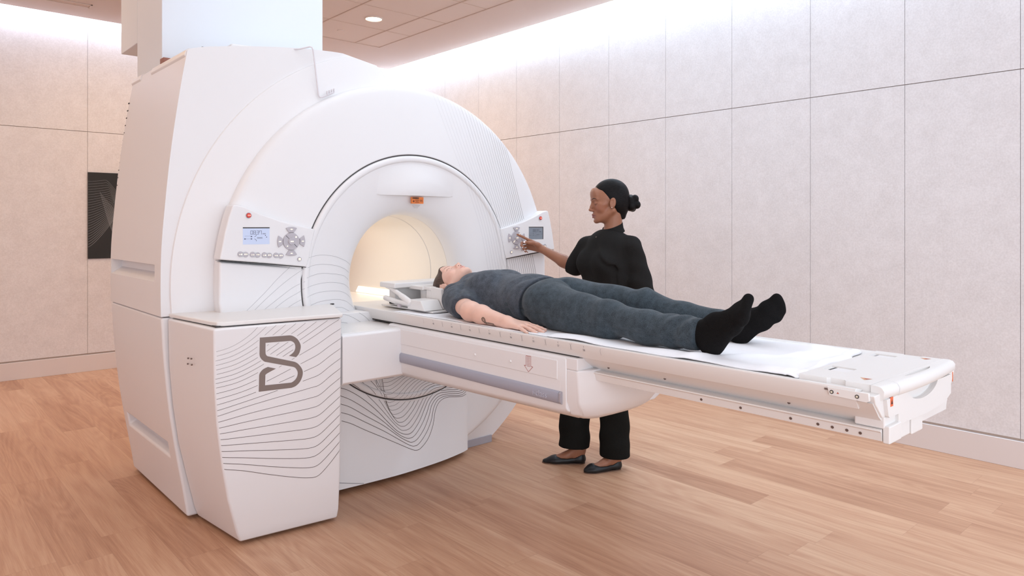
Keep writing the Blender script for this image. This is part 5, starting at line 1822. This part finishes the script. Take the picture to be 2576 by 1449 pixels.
F.displace(pant_folds)
F.cut_fn(lambda X, Y, Z: np.where(X < 2.25, 1.366 + .25 * (Z - 1.01) * 0 - .10 * np.clip(Z - 1.0, -.1, .1) - Y, 1.452 - Y) + 0 * X)
F.cut_fn(lambda X, Y, Z: .9445 - Z + 0 * X)
pantsA = F.mesh('trousers', M['pantsA'], pat, 2)
# raised hem band on the near leg
# socks: foot shapes
for an, heel, ball, lat, tr in (((2.084, 1.385, 1.012), (2.078, 1.318, .976), (2.052, 1.203, 1.098), (-.72, -.66, -.12), (.020, .0150, .0135, .0125)),
                                ((2.410, 1.470, 1.000), (2.403, 1.408, .967), (2.428, 1.303, 1.066), (.60, -.50, -.62), (.022, .0175, .0160, .0150))):
    an, heel, ball, lat = map(np.array, (an, heel, ball, lat))
    lat = lat / np.linalg.norm(lat)
    fd = (ball - heel) / np.linalg.norm(ball - heel)
    lat = lat - fd * (lat @ fd); lat = lat / np.linalg.norm(lat)
    up = np.cross(lat, fd)
    if up[2] < 0: up = -up
    lo = np.minimum(np.minimum(an, heel), ball) - .09; hi = np.maximum(np.maximum(an, heel), ball) + .09
    F = Field(axis_grid(lo[0], hi[0], .0030, []), axis_grid(lo[1], hi[1], .0030, []), axis_grid(max(.930, lo[2]), hi[2], .0030, []))
    F.cone(an + np.array((0, .035, .003)), an, .037, .037, .02)
    F.cone(an, (an + ball) / 2 + up * .010, .037, .029, .03)
    F.ell(heel + np.array((0, .010, .012)), (.031, .036, .036), k=.03)
    F.cone(heel + np.array((0, 0, .014)), ball - fd * .02, .028, .021, .03)
    F.cone((an + ball) / 2 + up * .008, ball + up * .003, .028, .022, .03)
    F.cone(heel + up * .004, ball + lat * .020, .022, .0165, .03)
    F.cone(heel + up * .012, ball - lat * .016, .022, .0190, .03)
    F.cone(ball - fd * .05 - lat * .006, ball - fd * .05 + lat * .018, .024, .020, .03)
    F.cone(ball - lat * .022, ball + lat * .026, .0215, .0175, .02)
    for tx, tl, r_ in ((-.022, .050, tr[0] * .86), (-.003, .044, tr[1]), (.012, .036, tr[2]), (.026, .026, tr[3])):
        F.cone(ball + lat * tx, ball + lat * tx + fd * tl + up * .004, .0175, r_, .014)
    F.cut_fn(lambda X, Y, Z: .9425 - Z + 0 * X + 0 * Y)
    o = F.mesh('sock', M['sock'], pat, 2)

# key tattoo on the forearm, drawn on the skin
bv = bvh_of([bodyA])
mb = MB()


def skin_stroke(pts, w, cl=False):
    out = []
    for (y, z) in catmull(pts, 4):
        h, n, _, _ = bv.ray_cast(Vector((1.85, y, z)), Vector((1, 0, 0)))
        if h: out.append((h + n * .0004, n))
    v = []
    for i, (h, n) in enumerate(out):
        t = (out[min(i + 1, len(out) - 1)][0] - out[max(i - 1, 0)][0]).normalized()
        sd = t.cross(n).normalized() * w / 2
        v += [h + sd, h - sd]
    if len(v) >= 4: mb.add(v, [(2 * i, 2 * i + 1, 2 * i + 3, 2 * i + 2) for i in range(len(out) - 1)])


ty, tz = 2.388, .969
lp_ = [(ty + .010 * math.cos(a), tz + .0105 * math.sin(a)) for a in [k * PI / 5 for k in range(11)]]
skin_stroke(lp_, .0040); skin_stroke([(ty + .005 * math.cos(a), tz + .0055 * math.sin(a)) for a in [k * PI / 4 for k in range(9)]], .0030)
skin_stroke([(ty + .004, tz - .012), (ty - .002, tz - .016), (ty - .010, tz - .0155)], .0038)
skin_stroke([(ty - .004, tz - .008), (ty - .012, tz - .012), (ty - .030, tz - .0105), (ty - .056, tz - .0125)], .0036)
skin_stroke([(ty - .008, tz - .0125), (ty - .030, tz - .0145), (ty - .056, tz - .0165)], .0034)
for k in range(5):
    skin_stroke([(ty - .002 - .004 * k, tz - .006 - .0012 * k), (ty - .006 - .004 * k, tz - .014)], .0022)
skin_stroke([(ty - .056, tz - .010), (ty - .057, tz - .022)], .0034)
skin_stroke([(ty - .048, tz - .014), (ty - .048, tz - .022), (ty - .057, tz - .022)], .0030)
mb.build('tattoo', M['tattoo'], bodyA, fix=False)['label'] = 'dark key-shaped tattoo on the forearm'

# ------------------------------------------------------------------ the standing person
nur = empty('person', (3.1, 2.74, 0), 'standing person with a black hair bun, in black short-sleeved uniform, pressing the far control panel', 'person')
NH = np.array((3.190, 2.727, 1.517))
NF = np.array((-.7455, .6665, 0)) * .985 + np.array((-.6665, -.7455, 0)) * .10 + np.array((0, 0, -.10))
NR = basis(NF, (.04, 0, 1)); NS = 1.05
N_neck = np.array((3.217, 2.716, 1.350))
R_sh, R_el, R_wr = np.array((3.178, 2.880, 1.252)), np.array((3.168, 2.972, 1.124)), np.array((3.098, 3.188, 1.233))
L_sh, L_el, L_wr = np.array((3.218, 2.582, 1.256)), np.array((3.248, 2.535, 1.030)), np.array((3.180, 2.500, .800))
xs = axis_grid(2.86, 3.36, .007, [(3.07, 3.315, .0024), (2.985, 3.125, .0022)])
ys = axis_grid(2.42, 3.36, .007, [(2.60, 2.86, .0024), (3.17, 3.35, .0021)])
zs = axis_grid(-.005, 1.665, .009, [(1.385, 1.65, .0024), (1.20, 1.345, .0022)])
F = Field(xs, ys, zs)
F.cone(N_neck + np.array((.0, 0, -.03)), NH + NR @ np.array((0, -.030, -.055)), .053, .050, .03)
F.ell((3.19, 2.73, 1.20), (.085, .14, .15), k=.03)
F.ell((3.17, 2.73, .98), (.085, .13, .17), k=.03)
F.cone(R_sh, L_sh, .045, .045, .04)
for sh, el, wr in ((R_sh, R_el, R_wr), (L_sh, L_el, L_wr)):
    F.cone(sh, el, .043, .038, .02)
    mid = el * .66 + wr * .34
    F.cone(el, mid, .0385, .0360, .02)
    F.cone(mid, wr, .0360, .0225, .02)
hd = np.array((3.008, 3.325, 1.290)) - R_wr
F.cone(R_wr, R_wr + hd / np.linalg.norm(hd) * .02, .0225, .0195, .012)
Rr = np.array((-.30, -.42, .86))
tipsB = hand(F, R_wr + hd / np.linalg.norm(hd) * .006, hd, Rr, True,
             curl=((-6, 8, 4), (46, 62, 38), (56, 62, 40), (60, 60, 40)), spread=(6, 2, -2, -5),
             thumb=((.80, .42, .50), (.92, -.05, .42), (.97, -.18, .20)), s=.99, fr=.0080)
hand(F, L_wr, (-.25, 0, -1), (-1, .2, 0), False, curl=((15, 20, 12),) * 4, s=.95)
legN = [(3.150, 2.655, .90), (3.130, 2.640, .48), (3.128, 2.612, .085)]
legF = [(3.135, 2.82, .90), (3.065, 2.845, .48), (3.052, 2.822, .085)]
F.chain(legN, [.075, .052, .030], .03)
F.chain(legF, [.075, .052, .030], .03)
feet = ((np.array((3.150, 2.602, 0)), np.array((2.943, 2.690, 0)), legN[2]), (np.array((3.070, 2.800, 0)), np.array((2.893, 2.972, 0)), legF[2]))
for hl, te, an in feet:
    d = te - hl
    F.cone(np.array(an) + (0, 0, -.03), hl + d * .18 + np.array((0, 0, .032)), .028, .026, .02)
    F.cone(np.array(an), hl + d * .45 + np.array((0, 0, .038)), .028, .024, .03)
    F.cone(hl + d * .45 + np.array((0, 0, .036)), hl + d * .80 + np.array((0, 0, .022)), .024, .016, .02)
head_sdf(F, NH, NR, NS)


def tintB(V):
    base, lip, bl = srgb(152, 101, 76), srgb(136, 84, 78), srgb(158, 90, 68)
    c = head_tint(V, NH, NR, NS, base, lip, bl, .5)
    return np.concatenate([c, np.ones((len(V), 1))], 1)


bodyB = F.mesh('body', M['skinB'], nur, 2, tintB)
bvB = bvh_of([bodyB])
for q in (1, -1):
    strip_on('eyebrow', [(q * .012, .083, .0180), (q * .026, .085, .0240), (q * .040, .080, .0255), (q * .051, .070, .0180)], .0030, M['browB'], bodyB, NH, NR, NS, bvB)
    strip_on('eyelashes', [(q * .017, .08, -.0045), (q * .025, .084, -.0080), (q * .034, .084, -.0090), (q * .042, .080, -.0075), (q * .049, .070, -.0040)], .0015, M['browB'], bodyB, NH, NR, NS, bvB)
hdn = hd / np.linalg.norm(hd)
pn = -np.cross(hdn, (Rr - hdn * (Rr @ hdn)) / np.linalg.norm(Rr - hdn * (Rr @ hdn)))
for i, t in enumerate(tipsB[:4]):
    dd = t[3] - t[2]
    nail(t[3], t[2], np.cross(np.cross(dd, pn), dd) * -1 if i == 0 else np.cross(dd, np.cross(hdn, pn)) * 1.0, .0062, M['nailB'], bodyB)
nail(tipsB[4][3], tipsB[4][2], Rr * .3 + np.array((-.667, -.745, .2)), .0086, M['nailB'], bodyB)
# small stud in the near ear lobe
MB().disc(tuple(NH + NR @ (np.array((-.0790, .0015, -.0350)) * NS)), tuple(-(NR[:, 0])), .0022, .003, 10).build('ear_stud', new_mat('pearl', srgb(235, 225, 215), .2), bodyB)

# hair with a low bun
F = Field(axis_grid(3.04, 3.40, .0026, []), axis_grid(2.52, 2.87, .0026, []), axis_grid(1.40, 1.665, .0026, []))
T = lambda p: NH + NR @ (np.array(p, float) * NS)
F.ell(T((0, -.021, .038)), [v * NS for v in (.0790, .1010, .0895)], NR, 0)
F.ell(T((0, -.040, -.004)), [v * NS for v in (.072, .082, .078)], NR, .02)
F.cone(T((0, -.075, -.02)), T((0, -.060, -.078)), .046, .036, .02)
F.cut_fn(lambda X, Y, Z: hair_cut(X, Y, Z, NH, NR, NS, .036, .60, 1.30, -.105, False))
F2 = Field(*F.ax)
bc = np.array((0, -.128, -.020))
F2.ell(T(bc), [v * NS for v in (.044, .040, .045)], NR, 0)
for k in range(9):
    a = k * 2.4
    off = np.array((.022 * math.cos(a * 1.3), -.010 + .020 * math.sin(a), .026 * math.cos(a)))
    F2.ell(T(bc + off), [v * NS for v in (.024, .021, .023)], NR, .007)
F2.cone(T((0, -.105, -.010)), T(bc), .030, .030, .008)
hairB = F.mesh('hair', M['hairB'], nur, 2)
F2.mesh('hair_bun', M['hairB'], hairB, 1)

# black uniform top
M['black_cotton'] = add_noise_tint(new_mat('black_cotton', srgb(30, 28, 27), .9, spec=.15), 500, srgb(27, 25, 24), srgb(35, 33, 32), bump=.25)
M['black_twill'] = add_noise_tint(new_mat('black_twill', srgb(24, 23, 21), .95, spec=.1), 500, srgb(21, 20, 18), srgb(28, 27, 25), bump=.2)
M['placket'] = new_mat('placket_seam', srgb(12, 11, 11), .9)
Nn = np.array((-.985, .17, 0)); Nl = np.array((.17, .985, 0)); Nz = np.array((0, 0, 1.0))
NB = np.stack([Nl, Nn, Nz], 1)
bc_ = np.array((3.185, 2.730, 0))
TB = lambda l, f, z: bc_ + Nl * l + Nn * f + np.array((0, 0, z))
F = Field(axis_grid(2.93, 3.38, .0050, []), axis_grid(2.42, 3.09, .0050, []), axis_grid(.76, 1.40, .0050, []))
F.ell(TB(0, .005, 1.235), (.150, .098, .125), NB, .03)
F.ell(TB(0, .010, 1.060), (.172, .112, .24), NB, .05)
F.ell(TB(0, .010, .880), (.170, .118, .20), NB, .05)
F.cone(R_sh + (0, -.012, -.005), L_sh + (0, .012, -.005), .056, .056, .03)
F.cone(TB(-.10, .0, 1.268), N_neck + (0, 0, -.056), .044, .046, .03)
F.cone(TB(.10, .0, 1.268), N_neck + (0, 0, -.056), .044, .046, .03)
F.cone(N_neck + (0, 0, -.040) - Nn * .012, L_sh + (0, .015, .004), .050, .052, .02)
F.cone(N_neck + (0, 0, -.050) - Nn * .012, R_sh + (0, -.02, .0), .046, .050, .02)
for q in (-1, 1):
    F.ell(TB(q * .070, .090, 1.160), (.072, .062, .070), NB, .05)
# sleeves, loose and boxy
F.cone(L_sh + (.002, -.004, 0), L_el + (.0, .0, .02), .060, .070, .03)
F.cone(L_el + (-.02, .004, .03), L_el + (.01, -.01, -.06), .066, .072, .02)
re = R_el * .96 + R_sh * .04
rd_ = (R_wr - R_el) / np.linalg.norm(R_wr - R_el)
F.cone(R_sh + (0, .003, 0), re + (-.004, -.006, .014), .058, .060, .03)
F.cone(re + (-.002, -.01, .004), R_el + rd_ * .05, .056, .053, .02)


def top_folds(X, Y, Z):
    w = .0045 * np.sin(46 * (X * .6 + Y + .55 * Z)) * np.exp(-((Y - 2.60) / .06) ** 2) * np.exp(-((Z - 1.12) / .10) ** 2)
    # drag fold from the near armpit across the bust
    u = (Z - 1.17) - .9 * (Y - 2.60)
    w = w + .007 * np.exp(-(u / .016) ** 2) * np.exp(-((Y - 2.635) / .05) ** 2) * (X < 3.20)
    w = w - .009 * np.exp(-((u + .035) / .018) ** 2) * np.exp(-((Y - 2.625) / .05) ** 2) * (X < 3.20)
    w = w - .010 * np.exp(-((Y - 2.598 - .04 * (Z - 1.1)) / .010) ** 2) * (Z < 1.16) * (X < 3.24)
    w = w + .003 * np.sin(34 * Z + 20 * Y) * np.exp(-((Z - .98) / .1) ** 2)
    w = w + .0022 * np.sin(60 * (Z + .6 * X)) * (Y < 2.57)
    return w


F.displace(top_folds)
F.cut_fn(lambda X, Y, Z: np.where((Y < 2.585) | (X > 3.30), (.975 + .10 * (X - 3.27)) - Z, .80 - Z) + 0 * X)
rd = (R_wr - R_el) / np.linalg.norm(R_wr - R_el)
rc = R_el + rd * .040
F.cut_fn(lambda X, Y, Z: np.where(Y > 2.93, (X - rc[0]) * rd[0] + (Y - rc[1]) * rd[1] + (Z - rc[2]) * (rd[2] - .15), -1.0))
F.cone(N_neck + (0, 0, -.05), N_neck + (-.006, .004, .10), .0535, .0535, .004, 'sub')
topB = F.mesh('shirt', M['black_cotton'], nur, 2)
# stand collar
mb = MB(); rings_ = []
for (zz, ro, tilt) in ((-.045, .072, 0), (-.026, .064, 0), (.004, .0590, 0), (.007, .0575, 0), (.004, .0560, 0), (-.030, .0560, 0)):
    ring = []
    for k in range(48):
        a = 2 * PI * k / 48
        l, f = math.cos(a), math.sin(a)
        z = 1.374 + zz - .024 * f
        ring.append(tuple(N_neck * (1, 1, 0) + Nl * l * ro * .98 + Nn * f * ro * 1.02 + np.array((0, 0, z))))
    rings_.append(ring)
mb.loft(rings_, cap=False)
mb.build('collar', M['black_cotton'], topB, smooth=50)
# front placket seam
bvt = bvh_of([topB])
mb = MB(); out = []
for k in range(34):
    z = 1.330 - k * .0115
    o_ = Vector(TB(-.012, .5, z))
    h, n, _, _ = bvt.ray_cast(o_, Vector(-Nn))
    if h: out.append((h, n))
v = []
for i, (h, n) in enumerate(out):
    sd = Vector(Nl) * .0011
    v += [h + n * .0012 + sd, h + n * .0012 - sd]
mb.add(v, [(2 * i, 2 * i + 1, 2 * i + 3, 2 * i + 2) for i in range(len(out) - 1)])
mb.build('placket_seam', M['placket'], topB, fix=False)
h, n, _, _ = bvt.ray_cast(Vector(TB(-.004, .5, 1.312)), Vector(-Nn))
if h: MB().disc(tuple(h), tuple(n), .0035, .003, 12).build('collar_clip', M['steel'], topB)

# trousers
F = Field(axis_grid(2.90, 3.33, .0052, []), axis_grid(2.48, 2.98, .0052, []), axis_grid(.05, 1.0, .0065, []))
F.ell((3.155, 2.735, .90), (.115, .165, .12), k=.03)
F.chain([(3.150, 2.655, .88), (3.135, 2.640, .48), (3.128, 2.622, .06)], [.098, .082, .086], .03)
F.chain([(3.135, 2.825, .88), (3.055, 2.850, .48), (3.030, 2.850, .08)], [.098, .086, .090], .03)
F.displace(lambda X, Y, Z: .004 * np.sin(28 * Z + 30 * X) * np.exp(-((Z - .3) / .2) ** 2) + .003 * np.sin(50 * (Z + .5 * Y)) * np.exp(-((Z - .16) / .07) ** 2))
F.cut_fn(lambda X, Y, Z: np.where(Y < 2.735, .072 + .03 * (3.12 - X) - Z, .094 + .07 * (3.03 - X) - Z))
F.mesh('trousers', M['black_twill'], nur, 2)

# flat ballet shoes
M['leather'] = new_mat('black_leather', srgb(20, 20, 22), .42, spec=.4)
M['sole'] = new_mat('brown_sole', srgb(92, 66, 52), .6)
for hl, te, an in feet:
    d = te - hl; Ls = np.linalg.norm(d); d = d / Ls; lat = np.array((-d[1], d[0], 0))
    lo = np.minimum(hl, te) - .06; hi = np.maximum(hl, te) + .06
    F = Field(axis_grid(lo[0], hi[0], .0026, []), axis_grid(lo[1], hi[1], .0026, []), axis_grid(-.002, .085, .0026, []))
    F.cone(hl + d * .030 + (0, 0, .028), hl + d * .030 + (0, 0, .050), .031, .0295, .01)
    F.cone(hl + d * .03 + (0, 0, .024), hl + d * .12 + (0, 0, .022), .0315, .034, .02, sc=(1, 1, .8))
    F.cone(hl + d * .11 + (0, 0, .020), hl + d * .170 + (0, 0, .017), .036, .0370, .02, sc=(1, 1, .66))
    F.cone(hl + d * .170 + (0, 0, .017), hl + d * (Ls - .022) + (0, 0, .010), .037, .021, .02, sc=(1, 1, .62))
    hx, hy = hl[0], hl[1]

    def topcut(X, Y, Z, d=d, hx=hx, hy=hy):
        t = (X - hx) * d[0] + (Y - hy) * d[1]
        zt = np.interp(t.ravel(), [-.02, .0, .02, .06, .10, .14, .165, .19, .25], [.080, .076, .056, .038, .033, .034, .042, .08, .08]).reshape(t.shape)
        return Z - zt
    F.cut_fn(topcut)
    F.cut_fn(lambda X, Y, Z: .004 - Z + 0 * X + 0 * Y)
    # hollow for the foot
    F.cone(hl + d * .036 + (0, 0, .034), hl + d * .036 + (0, 0, .09), .0285, .0295, 0, 'sub')
    F.cone(hl + d * .036 + (0, 0, .040), hl + d * .128 + (0, 0, .044), .0270, .0270, .004, 'sub')
    F.cone(hl + d * .036 + (0, 0, .06), hl + d * .128 + (0, 0, .064), .0290, .0290, .004, 'sub')
    sh_o = F.mesh('shoe', M['leather'], nur, 2)
    pts = []
    for k in range(72):
        a = 2 * PI * k / 72
        t = .5 - .5 * math.cos(a)
        wdt = np.interp(t, [0, .01, .04, .1, .3, .5, .7, .88, .95, .985, 1], [0, .010, .021, .029, .031, .034, .037, .029, .021, .011, 0]) * (1 if math.sin(a) >= 0 else -1)
        q = hl + d * (-.002 + (Ls + .003) * t) + lat * wdt
        pts.append((q[0], q[1]))
    MB().prism(pts, 'z', 0, .0055).build('sole', M['sole'], sh_o, smooth=60)
# ------------------------------------------------------------------ camera
cam = bpy.data.cameras.new('camera')
co = bpy.data.objects.new('camera', cam)
link(co)
co.location = (0, 0, 1.38)
TH = math.atan(1600 / 1790)
co.rotation_euler = (PI / 2, 0, -TH)
cam.sensor_width = 36
cam.sensor_fit = 'HORIZONTAL'
cam.lens = 36 * 1790 / 2576
cam.shift_y = -(724.5 - 567) / 2576
cam.clip_start = 0.05
SC.camera = co

# ------------------------------------------------------------------ light
w = bpy.data.worlds.new('world')
SC.world = w
w.use_nodes = True
w.node_tree.nodes['Background'].inputs[0].default_value = (1, 1, 1, 1)
w.node_tree.nodes['Background'].inputs[1].default_value = 0.0


def area(name, loc, rot, sx, sy, power, col, spread=180):
    l = bpy.data.lights.new(name, 'AREA')
    l.shape = 'RECTANGLE'
    l.size = sx
    l.size_y = sy
    l.energy = power
    l.color = col
    l.spread = math.radians(spread)
    o = bpy.data.objects.new(name, l)
    link(o)
    o.location = loc
    o.rotation_euler = rot
    return o


LED = (0.70, 0.82, 1.0)
WARM = (1.0, 0.71, 0.41)
COOL = (0.67, 0.86, 1.0)
area('cove_light_right', (4.785, (Y0 + YE) / 2, 3.40), (0, 0, 0), 0.09, YE - Y0, 145, (.60, .81, 1.0))
area('cove_light_back', ((X0 + XE) / 2, 7.645, 3.40), (0, 0, 0), XE - X0, 0.09, 56, LED)
# cool light from the bright front end of the room, behind the camera, then the added fills
area('front_room_light', (2.4, -2.4, 1.65), (math.radians(90), 0, 0), 4.6, 2.9, 66, COOL)
area('camera_side_fill', (-.3, -1.9, 1.55), (math.radians(90), 0, math.radians(-34)), 2.4, 2.4, 66, (.82, .90, 1.0))  # added fill behind the camera, lifts the table side; no lamp known there
area('front_ceiling_fill', (1.6, 0.3, 3.28), (0, 0, 0), 3.6, 2.4, 26, COOL)  # added soft overhead fill out of view, not a ceiling fitting
area('left_side_fill', (-2.4, 1.6, 1.45), (math.radians(90), 0, math.radians(-90)), 5.6, 2.5, 34, (.86, .90, 1.0))  # added fill from the left to brighten the scanner side, no real lamp
area('middle_ceiling_fill', (2.6, 3.0, 3.28), (0, 0, 0), 3.2, 2.6, 38, COOL)  # added overhead fill for upward faces such as the cabinet top
# warm downlights over the scanner and behind it
for i_, (x, y, p) in enumerate(((3.465, 5.8, 16), (0.2, 5.6, 15), (-.6, 3.2, 12), (3.3, 6.9, 9), (1.6, 6.6, 9))):
    l = bpy.data.lights.new('downlight_beam', 'AREA')
    l.shape = 'DISK'; l.size = 0.3; l.energy = p; l.color = WARM
    o = bpy.data.objects.new('downlight_beam', l); link(o); o.location = (x, y, 3.27)
area('bore_light', (CX, 4.1, 1.38), (0, 0, 0), .25, 1.0, 1.9, (.88, .92, .94))
SC.view_settings.view_transform = 'Standard'
SC.view_settings.look = 'None'
SC.view_settings.gamma = 1
SC.view_settings.exposure = 0.02
SC.cycles.use_denoising = True
SC.cycles.use_adaptive_sampling = True
SC.cycles.adaptive_threshold = 0.02
SC.cycles.max_bounces = 7
SC.cycles.diffuse_bounces = 4
SC.cycles.glossy_bounces = 3
SC.cycles.sample_clamp_indirect = 6
SC.cycles.caustics_reflective = False
SC.cycles.caustics_refractive = False
